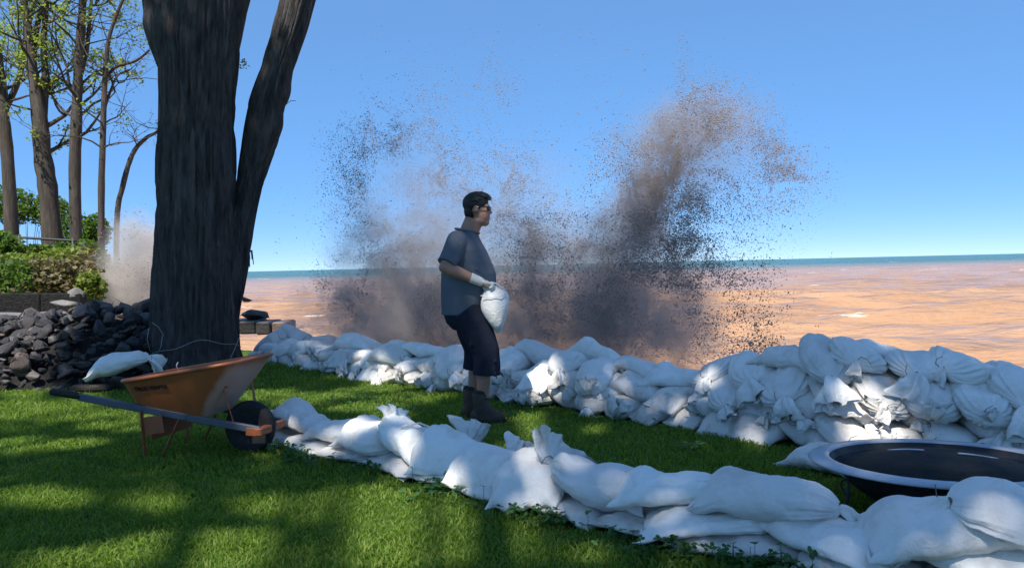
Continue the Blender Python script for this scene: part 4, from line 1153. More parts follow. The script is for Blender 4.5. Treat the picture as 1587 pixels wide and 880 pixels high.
# lettering on the near side of the tray
tc = bpy.data.curves.new('lettering', 'FONT'); tc.body = 'TRUE TEMPER'; tc.size = .040; tc.align_x = 'CENTER'; tc.align_y = 'CENTER'; tc.extrude = .0012; tc.offset = .0012
to = bpy.data.objects.new('lt', tc); COL.objects.link(to)
dg = bpy.context.evaluated_depsgraph_get(); dg.update()
lm = bpy.data.meshes.new_from_object(to.evaluated_get(dg)); bpy.data.objects.remove(to)
lm.name = 'lettering'; lm.materials.clear()
lo = link_mesh('lettering', lm, M['print'], wb)
f_ = .62; a0, a1 = tray_ring(.62), tray_ring(.82)
yA, yB = -(.205 + .13 * .62 ** .9), -(.205 + .13 * .82 ** .9)
zA = bot_z(-.55) * .38 + rim_z(-.55) * .62; zB = bot_z(-.55) * .18 + rim_z(-.55) * .82
lean = math.atan2(-(yB - yA), zB - zA)
lo.location = (-.545, (yA + yB) / 2 - .006, (zA + zB) / 2); lo.rotation_euler = (R(90) + lean, R(-4.5), 0)
# pale twig lying over the tray's far rim
q = at_y(272, 572, wb.location.y)
tag(MB().tube([q + Vector((0, .05, -.02)), q + Vector((-.005, .03, .02)), q + Vector((.01, .02, .045))], .004, 5).build('string', M['bag_neck']), 'short pale string hanging over the wheelbarrow tray\'s rim', 'string')

# ------------------------------------------------------------------ fire bowl
M['black_steel'], _n, _b, _v = _paint('sooty_black_steel', [(.3, (.010, .011, .015)), (.7, (.028, .028, .034))], (.10, .085, .07), .32)
_n.links.new(ramp(_n, noise_node(_n, 11, 5, .6, _v), [(.3, (.4, .4, .4)), (.7, (.7, .7, .7))]), _b.inputs['Roughness'])
M['rim_steel'] = _paint('slate_painted_rim', [(.3, (.33, .37, .43)), (.7, (.42, .455, .51))], (.14, .14, .15), .28)[0]
fc = at_y(1457, 713, 4.0)
pit = empty('fire_bowl', (fc.x, fc.y, 0)); tag(pit, 'wide black steel fire bowl with a broad rim on thin legs between the walls', 'fire bowl')
pit.rotation_euler = (R(-2.0), R(.5), 0)
RZ = fc.z
def lathe(prof, n=72):
    m = MB(); m.loft([[Vector((r_ * math.cos(a), r_ * math.sin(a), z_)) for a in np.linspace(0, 2 * math.pi, n, endpoint=False)] for r_, z_ in prof], False); return m
inn = [(.50, RZ + .002), (.47, RZ - .055), (.40, RZ - .10), (.28, RZ - .135), (.14, RZ - .155), (.001, RZ - .16)]
out_ = [(.001, RZ - .25), (.16, RZ - .245), (.26, RZ - .225), (.40, RZ - .13), (.505, RZ - .006)]
lathe(out_ + [(.502, RZ - .002)] + inn).build('bowl', M['black_steel'], pit)
lathe([(.497, RZ - .004), (.50, RZ + .004), (.52, RZ + .006), (.585, RZ + .002), (.597, RZ - .006), (.592, RZ - .014), (.58, RZ - .012), (.51, RZ - .01), (.497, RZ - .004)]).build('rim', M['rim_steel'], pit)
# domed spark screen lying loosely in the bowl, with two bare ribs
M['screen'] = rough_mat('sooty_mesh', [(.3, (.008, .008, .009)), (.7, (.022, .02, .02))], 18, .7, 120, .8, .006, .15)
lathe([(.455, RZ - .058), (.40, RZ - .022), (.30, RZ + .008), (.15, RZ + .026), (.001, RZ + .030)]).build('spark_screen', M['screen'], pit)
for a in (R(118), R(-18)):
    m = MB(); pts = []
    for k in range(12):
        f = .18 + .8 * k / 11; r_ = .45 * f
        z_ = RZ + .037 - .092 * f ** 2.2
        pts.append((r_ * math.cos(a + .25 * f), r_ * math.sin(a + .25 * f), z_))
    m.tube(pts, .0045, 6); m.build('screen_rib', M['rim_steel'], pit)
for a in (R(197), R(320), R(75)):
    m = MB(); c, s_ = math.cos(a), math.sin(a)
    m.tube([(.52 * c, .52 * s_, RZ - .012), (.53 * c, .53 * s_, RZ * .5), (.56 * c, .56 * s_, .0)], .008, 8)
    h = [(.53 * c + .045 * math.sin(t) * -s_ * -1, .53 * s_ + .045 * math.sin(t) * c * -1, RZ - .055 - .03 * (1 - math.cos(t))) for t in np.linspace(0, 3.6, 9)]
    m.tube(h, .0055, 6); m.build('leg', M['dark_metal'], pit)
# folded blue tarp corner among the far bags
M['tarp'] = rough_mat('dark_blue_tarp', [(.3, (.02, .035, .09)), (.7, (.04, .07, .16))], 8, .45, 20, .5, .02, .4)
p = on_path(FAR, 636, .55); gxx, gyy = np.meshgrid(np.linspace(-.22, .22, 22), np.linspace(-.16, .16, 16))
gzz = .05 * fbm(np.stack([gxx.ravel(), gyy.ravel(), gxx.ravel() * 0], 1), 9, 3, 3).reshape(gxx.shape)
hz = np.maximum(hf_sample(p.x + gxx, p.y + gyy), .2)
for it in range(6):
    q_ = np.pad(hz, 1, mode='edge'); hz = (q_[:-2, 1:-1] + q_[2:, 1:-1] + q_[1:-1, :-2] + q_[1:-1, 2:] + hz) / 5
i2 = np.arange(gxx.size).reshape(gxx.shape)
o = link_mesh('tarp', np_mesh('tarp', np.stack([gxx, gyy, gzz + hz + .045], -1).reshape(-1, 3), np.stack([i2[:-1, :-1], i2[:-1, 1:], i2[1:, 1:], i2[1:, :-1]], -1).reshape(-1, 4)), M['tarp'])
o.location = (p.x, p.y, 0); tag(o, 'crumpled corner of dark blue tarp between the bags left of the man', 'tarp')
# ------------------------------------------------------------------ the man carrying a sandbag
M['skin'] = rough_mat('tanned_skin', [(.3, (.34, .17, .115)), (.7, (.42, .225, .155))], 12, .5, 90, .1, .001, .4)
M['shirt'] = rough_mat('grey_cotton_knit', [(.3, (.105, .115, .135)), (.7, (.135, .145, .165))], 5, .9, 260, .25, .002, .2)
M['shorts'] = rough_mat('navy_cotton', [(.3, (.012, .015, .026)), (.7, (.022, .026, .042))], 7, .9, 200, .25, .002, .15)
M['hair'] = rough_mat('black_hair', [(.3, (.008, .007, .007)), (.7, (.02, .017, .015))], 40, .55, 160, .8, .006, .4, stretch=(1, 1, .25))
M['glove'] = rough_mat('off_white_glove', [(.3, (.58, .54, .47)), (.7, (.70, .67, .61))], 14, .85, 180, .35, .002, .2)
M['boot'] = rough_mat('brown_suede_boot', [(.3, (.06, .046, .036)), (.7, (.105, .082, .066))], 16, .85, 80, .4, .003, .25)
M['sole'] = rough_mat('dark_rubber_sole', [(.3, (.015, .014, .013)), (.7, (.035, .03, .028))], 16, .8, 60, .4, .003, .25)
M['sock'] = rough_mat('dark_sock', [(.3, (.03, .025, .025)), (.7, (.055, .045, .045))], 30, .95, 200, .4, .002, .1)
M['lens'] = rough_mat('black_sunglasses', [(.3, (.006, .006, .007)), (.7, (.012, .012, .013))], 8, .12, bstr=0, spec=.6)
mp_ = on_z(738, 651, 0)
man = empty('person', (mp_.x, mp_.y, 0), R(-3))
tag(man, 'man in grey T-shirt, navy shorts and work boots carrying a white sandbag on the lawn', 'person')
S_ = 1.0
def ell_ring(cx_, cz, ax, ay, n=28, cy_=0.0, pw=1.0, tilt=0.0):
    out = []
    for k in range(n):
        a = 2 * math.pi * k / n; c, s = math.cos(a), math.sin(a)
        x = math.copysign(abs(c) ** pw, c) * ax; y = math.copysign(abs(s) ** pw, s) * ay
        out.append(Vector((cx_ + x, cy_ + y, cz + x * tilt)))
    return out
def limb(m, pts, rad, n=14):
    """tapered limb with rounded ends"""
    P = [Vector(p) for p in pts]; P2, R2 = [], []
    for i in range(len(P) - 1):
        for k in range(5):
            f = k / 5; P2.append(P[i].lerp(P[i + 1], f)); R2.append(rad[i] * (1 - f) + rad[i + 1] * f)
    P2.append(P[-1]); R2.append(rad[-1])
    m.tube(P2, R2, n); m.ellipsoid(P2[0], (R2[0],) * 3); m.ellipsoid(P2[-1], (R2[-1],) * 3)
    for p, r_ in list(zip(P, rad))[1:-1]: m.ellipsoid(p, (r_ * 1.01,) * 3)
# joints: x forward (image right), y away from the viewer, z up
RS, RE, RW = (-.10, -.185, 1.435), (-.185, -.285, 1.245), (.065, -.235, 1.135)
LS, LE, LW = (-.06, .185, 1.435), (-.10, .29, 1.23), (.10, .12, 1.06)
RH, RK, RA = (-.05, -.10, .90), (.115, -.115, .515), (.065, -.115, .10)
LH, LK, LA = (-.05, .10, .90), (.035, .10, .505), (-.035, .10, .10)
b = MB()
b.loft([ell_ring(*q) for q in ((-.07, .84, .13, .155), (-.055, .98, .165, .165), (-.04, 1.12, .185, .17), (-.045, 1.26, .17, .175), (-.06, 1.38, .135, .175), (-.06, 1.46, .10, .13), (-.05, 1.50, .07, .085))])
b.tube([(-.05, 0, 1.44), (-.018, 0, 1.53), (.024, 0, 1.63)], [.088, .079, .074], 16)
# head: skull, jaw, chin, nose, brow, lips, cheeks, ears
HX, HZ = .058, 1.715
b.ellipsoid((HX - .012, 0, HZ + .022), (.096, .076, .100), None, 24, 18)
b.ellipsoid((HX + .028, 0, HZ - .045), (.066, .064, .098), None, 20, 16)
b.ellipsoid((HX + .052, 0, HZ - .118), (.036, .036, .030))
b.ellipsoid((HX + .012, 0, HZ - .10), (.064, .060, .045))
b.ellipsoid((HX + .074, 0, HZ + .012), (.022, .050, .016))
b.loft([[Vector((HX + x, y, z)) for x, y, z in ((.082, -.010, HZ + .006), (.092, 0, HZ + .008), (.082, .010, HZ + .006), (.07, 0, HZ + .004))],
        [Vector((HX + x, y, z)) for x, y, z in ((.090, -.014, HZ - .022), (.112, 0, HZ - .024), (.090, .014, HZ - .022), (.07, 0, HZ - .022))],
        [Vector((HX + x, y, z)) for x, y, z in ((.088, -.019, HZ - .046), (.116, 0, HZ - .044), (.088, .019, HZ - .046), (.07, 0, HZ - .046))],
        [Vector((HX + x, y, z)) for x, y, z in ((.08, -.012, HZ - .055), (.096, 0, HZ - .055), (.08, .012, HZ - .055), (.07, 0, HZ - .055))]])
b.ellipsoid((HX + .083, 0, HZ - .072), (.014, .024, .008)); b.ellipsoid((HX + .080, 0, HZ - .087), (.014, .022, .009))
for s in (-1, 1):
    b.ellipsoid((HX + .055, s * .036, HZ - .03), (.03, .022, .03))
    b.ellipsoid((HX - .012, s * .078, HZ - .012), (.020, .012, .033), Matrix.Rotation(.25, 3, 'Y'))
for sgn, S0, E0, W0 in ((-1, RS, RE, RW), (1, LS, LE, LW)):
    limb(b, [S0, E0, Vector(E0).lerp(Vector(W0), .35), W0], [.066, .050, .051, .032])
    limb(b, [W0, Vector(W0) + (Vector(W0) - Vector(E0)).normalized() * .06], [.032, .034])
for H0, K0, A0 in ((RH, RK, RA), (LH, LK, LA)):
    mid = Vector(K0).lerp(Vector(A0), .33) + Vector((-.018, 0, 0))
    limb(b, [H0, K0, mid, A0], [.098, .060, .060, .041])
    limb(b, [A0, Vector(A0) + Vector((.10, 0, -.05))], [.041, .034])
body = remesh(b, 'body', .0095, M['skin'], man, 5)
# shirt
c = MB()
c.loft([ell_ring(*q, n=36) for q in ((-.085, .862, .178, .205), (-.075, .90, .185, .208), (-.05, 1.0, .212, .212), (-.034, 1.10, .226, .215), (-.033, 1.19, .222, .215), (-.045, 1.29, .198, .212), (-.058, 1.38, .172, .212),
                                    (-.062, 1.44, .142, .19), (-.055, 1.49, .112, .14), (-.04, 1.53, .094, .098))])
for S0, E0, sg in ((RS, RE, -1), (LS, LE, 1)):
    m1 = Vector(S0).lerp(Vector(E0), .62)
    limb(c, [Vector(S0) + Vector((.0, -sg * .03, .012)), Vector(S0).lerp(Vector(E0), .15)], [.088, .085])
    c.tube([Vector(S0) + Vector((.0, -sg * .02, .012)), Vector(S0).lerp(Vector(E0), .3), Vector(S0).lerp(Vector(E0), .6), Vector(S0).lerp(Vector(E0), .86)], [.086, .082, .077, .076], 20)
# folds
fr = np.random.default_rng(4)
for k in range(9):
    z = fr.uniform(.92, 1.3); a = fr.uniform(-2.6, -.5)
    p0 = Vector((-.045 + .205 * math.cos(a), .20 * math.sin(a), z)); p1 = p0 + Vector((fr.uniform(-.12, .12), -.004, fr.uniform(-.16, .1)))
    c.tube([p0, p0.lerp(p1, .5) + Vector((0, -.006, 0)), p1], [.006, .014, .005], 6)
shirt = remesh(c, 'shirt', .0085, M['shirt'], man, 4)
m = MB(); m.tube([v + Vector((0, 0, 0)) for v in ell_ring(-.036, 1.534, .094, .098, 24, tilt=-.22)] + [ell_ring(-.036, 1.534, .094, .098, 24, tilt=-.22)[0]], .010, 8, False); m.build('collar', M['shirt'], shirt)
m = MB()
for S0, E0 in ((RS, RE), (LS, LE)):
    q = Vector(S0).lerp(Vector(E0), .80); d = (Vector(E0) - Vector(S0)).normalized(); u = d.cross(Vector((1, 0, 0))).normalized(); w = d.cross(u)
    m.tube([q + d * .006 + (u * math.cos(a) + w * math.sin(a)) * .0725 for a in np.linspace(0, 2 * math.pi, 21)], .0075, 6, False)
m.build('sleeve_hem', M['shirt'], shirt)
# shorts
c = MB()
c.loft([ell_ring(*q, n=30) for q in ((-.07, .96, .165, .18), (-.07, .88, .178, .19), (-.055, .80, .17, .19), (-.03, .74, .14, .17))])
c.tube([RH, (.02, -.104, .80), (.05, -.108, .70), (.10, -.113, .57), (.108, -.115, .47), (.104, -.115, .385)], [.13, .134, .126, .112, .108, .112], 24)
c.tube([LH, (-.04, .10, .80), (-.025, .10, .70), (.01, .10, .57), (.004, .10, .48), (-.004, .10, .40)], [.13, .13, .122, .108, .104, .108], 24)
for k in range(10):
    z = fr.uniform(.42, .75); x = .045 + (.7 - z) * .35
    p0 = Vector((x + fr.uniform(-.08, .08), -.225 + fr.uniform(0, .03), z)); p1 = p0 + Vector((fr.uniform(-.07, .07), 0, fr.uniform(-.1, .05)))
    c.tube([p0, (p0 + p1) / 2 + Vector((0, -.004, 0)), p1], [.005, .012, .005], 6)
remesh(c, 'shorts', .0085, M['shorts'], man, 3)
# hair cap
c = MB()
c.ellipsoid((HX - .022, 0, HZ + .040), (.106, .086, .092), None, 26, 20)
c.ellipsoid((HX - .065, 0, HZ - .022), (.052, .070, .072), None, 20, 14)
c.ellipsoid((HX + .045, 0, HZ + .090), (.052, .064, .034), None, 18, 12)
for s in (-1, 1): c.ellipsoid((HX + .002, s * .070, HZ + .022), (.022, .012, .045))
hr = np.random.default_rng(9)
for k in range(70):
    a = hr.uniform(0, 6.28); e = hr.uniform(.1, 1.45)
    q = Vector((HX - .022 + .103 * math.cos(a) * math.cos(e), .083 * math.sin(a) * math.cos(e), HZ + .04 + .089 * math.sin(e)))
    c.tube([q, q + Vector((.03, hr.uniform(-.01, .01), .004)), q + Vector((.05, hr.uniform(-.015, .015), -.008))], [.008, .007, .003], 5)
remesh(c, 'hair', .006, M['hair'], man, 2)
# sunglasses
m = MB()
for s in (-1, 1):
    m.ellipsoid((HX + .088, s * .034, HZ - .006), (.011, .031, .021), Matrix.Rotation(s * .35, 3, 'Z'), 16, 10)
    m.tube([(HX + .082, s * .064, HZ + .004), (HX + .04, s * .079, HZ + .004), (HX - .015, s * .084, HZ + .002), (HX - .03, s * .082, HZ - .012)], .0045, 6)
m.tube([(HX + .096, -.012, HZ + .002), (HX + .103, 0, HZ + .004), (HX + .096, .012, HZ + .002)], .004, 6)
m.build('sunglasses', M['lens'], man)
# boots with socks
for A0, tx, y in ((RA, .0, -.115), (LA, 0, .10)):
    ax_ = A0[0]; bt = empty('boot', (ax_, y, 0)); bt.parent = man; bt.rotation_euler = (0, 0, R(-6 if y < 0 else 5))
    c = MB()
    c.loft([ell_ring(cx_, z, rx, ry, 20) for cx_, z, rx, ry in ((.045, .02, .135, .05), (.043, .05, .132, .052), (.03, .085, .112, .052), (.005, .12, .078, .054), (-.012, .16, .066, .056), (-.014, .21, .066, .058), (-.014, .245, .068, .060))])
    c.ellipsoid((.115, 0, .05), (.07, .051, .042)); c.ellipsoid((-.05, 0, .06), (.05, .047, .05))
    remesh(c, 'upper', .0075, M['boot'], bt, 4)
    m = MB(); m.loft([ell_ring(.05, z, .143 * f, .058 * f, 24, pw=.8) for z, f in ((.0, .97), (.006, 1.0), (.03, 1.0), (.034, .96))]); m.build('sole', M['sole'], bt)
    m = MB()
    for k in range(5):
        z = .105 + .03 * k; x = .075 - .018 * k if k < 3 else .052 - .002 * k
        m.tube([(x - .012, -.045, z), (x + .006, 0, z + .006), (x - .012, .045, z)], .0045, 5)
    m.build('lace', M['sole'], bt)
    m = MB(); m.loft([ell_ring(-.012, z, r_, r_ * .95, 18) for z, r_ in ((.225, .058), (.245, .064), (.255, .063), (.262, .058), (.266, .052))]); m.build('sock', M['sock'], bt)
# gloves: palm, four unequal bent fingers and a thumb closed on the sack's neck
def glove(W0, E0, side):
    W0, E0 = Vector(W0), Vector(E0); d = (W0 - E0).normalized(); d = (d + Vector((.25, 0, -.12))).normalized()
    up = Vector((0, -side * .25, 1)); up = (up - d * up.dot(d)).normalized(); lat = d.cross(up).normalized()   # lat: across the knuckles
    g = MB()
    limb(g, [W0 - d * .055, W0, W0 + d * .02], [.041, .038, .036])
    c0 = W0 + d * .06
    Mx = Matrix((d, lat, up)).transposed()
    g.ellipsoid(c0, (.052, .045, .024), Mx)
    for k, (off, ln) in enumerate(((-.033, .058), (-.011, .068), (.012, .064), (.033, .050))):
        base = W0 + d * (.098 - .006 * abs(k - 1.4)) + lat * off + up * .006
        a = base + d * ln * .45 + up * .002; b_2 = a - up * ln * .42 + d * ln * .12; c_2 = b_2 - up * ln * .22 - d * ln * .22
        limb(g, [base - d * .02, base, a, b_2, c_2], [.0135, .0135, .0125, .0115, .0095], 8)
    tb = W0 + d * .045 - lat * .036 * side * -1
    limb(g, [tb, tb + d * .03 - up * .022 - lat * .012 * side * -1, tb + d * .055 - up * .045, tb + d * .06 - up * .07], [.016, .015, .0135, .011], 8)
    return remesh(g, 'glove', .0045, M['glove'], man, 3)
glove(RW, RE, -1); glove(LW, LE, 1)
# the bag in his hands
hb_l = Vector((.185, -.185, 0))
hb = empty('carried_sandbag', man.matrix_basis @ Vector((hb_l.x, hb_l.y, .72)), R(-3))
tag(hb, 'white sandbag gripped by its neck in the man\'s gloved hands', 'sandbag')
prof = [(1.085, .030, .026, -.045), (1.07, .050, .038, -.035), (1.045, .088, .06, -.012), (1.01, .108, .08, 0), (.96, .115, .092, .002), (.90, .106, .092, .0), (.85, .088, .082, .006), (.80, .064, .062, .014), (.765, .042, .042, .022), (.735, .02, .02, .028), (.72, .006, .006, .03)]
V = []
pr = np.random.default_rng(3)
for i, (z, ax, ay, ox) in enumerate(prof):
    f = max(0, 1 - i / 4)
    for k in range(48):
        a = 2 * math.pi * k / 48
        q = 1 + .10 * f * math.sin(9 * a + i * .3) + .03 * math.sin(3 * a + i * .5)
        V.append((ox + ax * q * math.cos(a), ay * q * math.sin(a), z - .72 + .02 * math.cos(a) * (1 if i < 4 else 0)))
V = np.array(V); V = V + .008 * np.stack([fbm(V + k * 7, 14, 3, 60 + k) for k in range(3)], 1)
link_mesh('sack', np_mesh('sack', V, grid_faces(len(prof), 48)), M['bag'], hb)
sub = hb.children[0].modifiers.new('s', 'SUBSURF'); sub.levels = 1; sub.render_levels = 1
m = MB(); m.tube([(-.06, -.01, .375), (-.02, -.02, .40), (.03, -.02, .385), (.075, -.015, .345), (.095, -.01, .30)], .007, 6); m.tube([(-.10, -.085, .30), (-.03, -.098, .285), (.05, -.09, .29), (.10, -.05, .31)], .0035, 5)
m.build('strap', M['bag_neck'], hb)
# ------------------------------------------------------------------ wave splash: thousands of muddy drops and the mist between them
def _drop_mat(name, cols, tr):
    m, nt, b = new_mat(name)
    g = nt.nodes.new('ShaderNodeNewGeometry')
    nt.links.new(ramp(nt, g.outputs['Random Per Island'], [(i / (len(cols) - 1), c) for i, c in enumerate(cols)]), b.inputs['Base Color'])
    b.inputs['Roughness'].default_value = .35; b.inputs['IOR'].default_value = 1.33
    t = nt.nodes.new('ShaderNodeBsdfTranslucent'); t.inputs['Color'].default_value = (.62, .56, .54, 1)
    mx = nt.nodes.new('ShaderNodeMixShader'); mx.inputs[0].default_value = tr
    nt.links.new(b.outputs[0], mx.inputs[1]); nt.links.new(t.outputs[0], mx.inputs[2]); nt.links.new(mx.outputs[0], nt.nodes['Material Output'].inputs['Surface'])
    return m
M['drops'] = _drop_mat('muddy_drops', [(.30, .25, .24), (.42, .36, .335), (.55, .46, .42)], .4)
M['drops_pale'] = _drop_mat('pale_drops', [(.35, .28, .23), (.5, .43, .37), (.62, .57, .52)], .4)
def splash_y(px): return np.clip(12.0 - (px - 600) * .0068, 8.6, 12.6)
def rays_at(px, py, Y):
    r_, u_, f_ = (np.array(v) for v in (_r, _u, _f))
    d = f_[None] * F_PX + (px - CX)[:, None] * r_[None] + (CY - py)[:, None] * u_[None]
    return np.array([0, 0, CAM_H])[None] + d * (Y / d[:, 1])[:, None]
def drops_mesh(name, P, s, seed, mat):
    r = np.random.default_rng(seed); n = len(P)
    base = np.array([(1, 0, -.4), (-.5, .87, -.4), (-.5, -.87, -.4), (0, 0, 1)], float)
    fc = np.array([(0, 1, 3), (1, 2, 3), (2, 0, 3), (2, 1, 0)])
    sc = r.uniform(.45, 1.5, (n, 4, 1)) * s[:, None, None]
    a = r.normal(size=(n, 3)); a /= np.linalg.norm(a, axis=1)[:, None]
    b = np.cross(a, r.normal(size=(n, 3))); b /= np.linalg.norm(b, axis=1)[:, None]; c = np.cross(a, b)
    Rm = np.stack([a * r.uniform(.8, 1.9, (n, 1)), b, c * .7], 1)
    V = P[:, None, :] + np.einsum('kj,njl->nkl', base, Rm) * sc
    Fc = (np.arange(n)[:, None, None] * 4 + fc[None]).reshape(-1, 3)
    o = link_mesh(name, np_mesh(name, V.reshape(-1, 3), Fc), mat)
    return o
# (px, py, radius x, radius y, drops, smallest, largest, web strength)
JET = []
for (x0, y0), (x1, y1), w0, w1, n in (((930, 550), (1000, 300), 34, 30, 20000), ((1000, 300), (1090, 170), 30, 44, 9000), ((1045, 560), (1075, 330), 30, 26, 9000), ((600, 530), (570, 300), 40, 40, 7000), ((660, 530), (650, 230), 40, 50, 9000),
                                      ((840, 540), (800, 340), 46, 44, 11000), ((1090, 180), (1230, 270), 40, 34, 5000), ((985, 330), (1060, 240), 34, 40, 6000), ((720, 520), (730, 300), 40, 46, 5000)):
    for k in range(7):
        f = k / 6; JET.append((x0 + (x1 - x0) * f, y0 + (y1 - y0) * f, w0 + (w1 - w0) * f, abs(y1 - y0) / 9 + 10, n / 7, .003, .010, .45))
B = JET + [(560, 440, 60, 90, 7000, .004, .013, 1), (640, 470, 100, 60, 9000, .004, .013, 1), (850, 440, 90, 80, 8000, .004, .013, 1), (1010, 480, 60, 70, 7000, .004, .013, 1), (600, 260, 80, 90, 3500, .003, .012, .9), (610, 480, 85, 65, 15000, .003, .011, .6), (580, 400, 70, 90, 9000, .003, .013, 1), (640, 330, 90, 120, 9500, .003, .012, .9), (690, 420, 110, 90, 9000, .003, .011, .8), (560, 300, 55, 90, 2400, .004, .014, 1), (680, 200, 90, 90, 2600, .003, .012, .9),
     (740, 120, 60, 50, 500, .003, .013, .8), (590, 190, 30, 40, 260, .004, .014, .9), (520, 450, 40, 70, 2200, .004, .013, 1), (820, 420, 100, 90, 11000, .003, .012, .7), (850, 500, 120, 60, 9000, .003, .010, .4), (830, 310, 120, 100, 4800, .003, .012, .9), (900, 220, 70, 80, 900, .004, .015, 1),
     (760, 250, 90, 110, 3600, .003, .011, .9), (950, 470, 60, 100, 11000, .003, .012, .4), (985, 360, 45, 70, 8000, .003, .012, .5), (1020, 270, 60, 60, 6500, .003, .012, .7), (1080, 190, 60, 55, 4600, .003, .012, .8), (1060, 100, 12, 45, 260, .003, .010, .6),
     (1150, 230, 60, 60, 3600, .003, .011, .8), (1200, 280, 70, 45, 2200, .003, .010, .8), (1100, 300, 90, 80, 5200, .003, .010, .9), (1060, 430, 50, 100, 11000, .004, .013, 1), (1040, 520, 70, 50, 7000, .003, .012, .7), (1150, 480, 50, 70, 3400, .004, .014, 1), (1180, 540, 40, 30, 1100, .004, .014, 1), (930, 90, 60, 40, 150, .003, .009, .5),
     (1200, 400, 50, 70, 700, .003, .009, .7)]
sr = np.random.default_rng(12); PP, SS = [], []
for (cx_, cy_, rx, ry, n, s0, s1, web) in B:
    n = int(n * (1.05 if cy_ > 380 else 1.9))
    q = sr.normal(size=(n * 5, 2)) * .62
    px = cx_ + q[:, 0] * rx; py = cy_ + q[:, 1] * ry
    Y = splash_y(px) + sr.normal(0, .38, len(px)) * (1 - .3 * (py < 300))
    Y = Y - np.where(py > 330, (.35 + .6 * sr.random(len(px))) * (sr.random(len(px)) < (.75 if web >= .6 else .4)), 0)
    P = rays_at(px, py, Y)
    flat = P * np.array([1, .35, 1])
    w = flat + .18 * np.stack([fbm(flat, 2.4, 2, 91), fbm(flat, 2.4, 2, 92), fbm(flat, 2.4, 2, 93)], 1)
    n1 = fbm(w, 2.6, 3, 95); n2 = fbm(w, 6.5, 2, 97); n3 = fbm(w, 1.3, 2, 99)
    ridge = np.minimum(np.abs(n1) * 3.2, np.abs(n2) * 3.0)
    keep = np.clip(1.15 - ridge * (1 + web), 0, 1) * (1 - web * .85) + np.clip(1.1 - ridge * 3.2, 0, 1) * web * .9
    keep *= np.clip(.55 + 1.6 * n3, .06, 1)
    ok = np.nonzero((sr.random(len(px)) < keep) & (py < 600))[0][:n]
    PP.append(P[ok]); SS.append((.82 if cy_ < 330 and web > .5 else .82 if web >= .9 else .62) * (s0 + (s1 - s0) * sr.random(len(ok)) ** 3.2))
# drops clinging together in ragged flecks
nf = 2000; k0 = sr.integers(0, len(B), nf); Bq = np.array([b[:4] for b in B])[k0]
fx = Bq[:, 0] + sr.normal(0, .75, nf) * Bq[:, 2]; fy = Bq[:, 1] + sr.normal(0, .75, nf) * Bq[:, 3]
m_ = fy < 580; fx, fy = fx[m_], fy[m_]
Pf = rays_at(fx, fy, splash_y(fx) + sr.normal(0, .4, len(fx)))
for k in range(4):
    PP.append(Pf + sr.normal(0, .017, Pf.shape)); SS.append(.0028 + .006 * sr.random(len(Pf)) ** 2)
P = np.vstack(PP); s = np.concatenate(SS)
o = drops_mesh('splash_spray', P, s, 13, M['drops'])
tag(o, 'huge muddy wave splash bursting up behind the far sandbag wall', 'splash', kind='stuff')

def mist(name, label, blobs, lo, hi, color, dens, nscale, anis=.2, thr=(.38, .68)):
    m = bpy.data.materials.new(name); m.use_nodes = True; nt = m.node_tree
    for nd in list(nt.nodes): nt.nodes.remove(nd)
    out = nt.nodes.new('ShaderNodeOutputMaterial'); vol = nt.nodes.new('ShaderNodeVolumePrincipled')
    vol.inputs['Color'].default_value = (*color, 1); vol.inputs['Anisotropy'].default_value = anis
    gm = nt.nodes.new('ShaderNodeNewGeometry'); pos = gm.outputs['Position']
    wn = nt.nodes.new('ShaderNodeTexNoise'); wn.inputs['Scale'].default_value = 1.5; wn.inputs['Detail'].default_value = 2; nt.links.new(pos, wn.inputs['Vector'])
    va = nt.nodes.new('ShaderNodeVectorMath'); va.operation = 'MULTIPLY_ADD'; nt.links.new(wn.outputs['Color'], va.inputs[0]); va.inputs[1].default_value = (.7, .7, .7); nt.links.new(pos, va.inputs[2])
    vb = nt.nodes.new('ShaderNodeVectorMath'); vb.operation = 'SUBTRACT'; nt.links.new(va.outputs[0], vb.inputs[0]); vb.inputs[1].default_value = (.35, .35, .35)
    tot = None
    for (c, rad, wgt) in blobs:
        a = nt.nodes.new('ShaderNodeVectorMath'); a.operation = 'SUBTRACT'; nt.links.new(vb.outputs[0], a.inputs[0]); a.inputs[1].default_value = c
        d = nt.nodes.new('ShaderNodeVectorMath'); d.operation = 'DIVIDE'; nt.links.new(a.outputs[0], d.inputs[0]); d.inputs[1].default_value = rad
        l = nt.nodes.new('ShaderNodeVectorMath'); l.operation = 'LENGTH'; nt.links.new(d.outputs[0], l.inputs[0])
        f = math_n(nt, 'SUBTRACT', 1.0, l.outputs['Value'], None, True)
        f = math_n(nt, 'MULTIPLY', math_n(nt, 'POWER', f, 1.4), wgt)
        tot = f if tot is None else math_n(nt, 'ADD', tot, f)
    nz = ramp(nt, noise_node(nt, nscale, 4, .6, pos, .5), [(thr[0], (.12, .12, .12)), (thr[1], (1, 1, 1))])
    nt.links.new(math_n(nt, 'MULTIPLY', math_n(nt, 'MULTIPLY', tot, nz), dens), vol.inputs['Density'])
    nt.links.new(vol.outputs[0], out.inputs['Volume'])
    bx = MB(); bx.box([(a + b) / 2 for a, b in zip(lo, hi)], [b - a for a, b in zip(lo, hi)])
    o = bx.build(name, m, None, False); tag(o, label, 'mist', kind='stuff')
    return o
def blob(px, py, rx, ry, wgt, Y=None, dy=.75):
    Y = float(splash_y(np.array(px))) if Y is None else Y
    c = at_y(px, py, Y); k = Y / F_PX
    return (tuple(c), (rx * k, dy, ry * k), wgt)
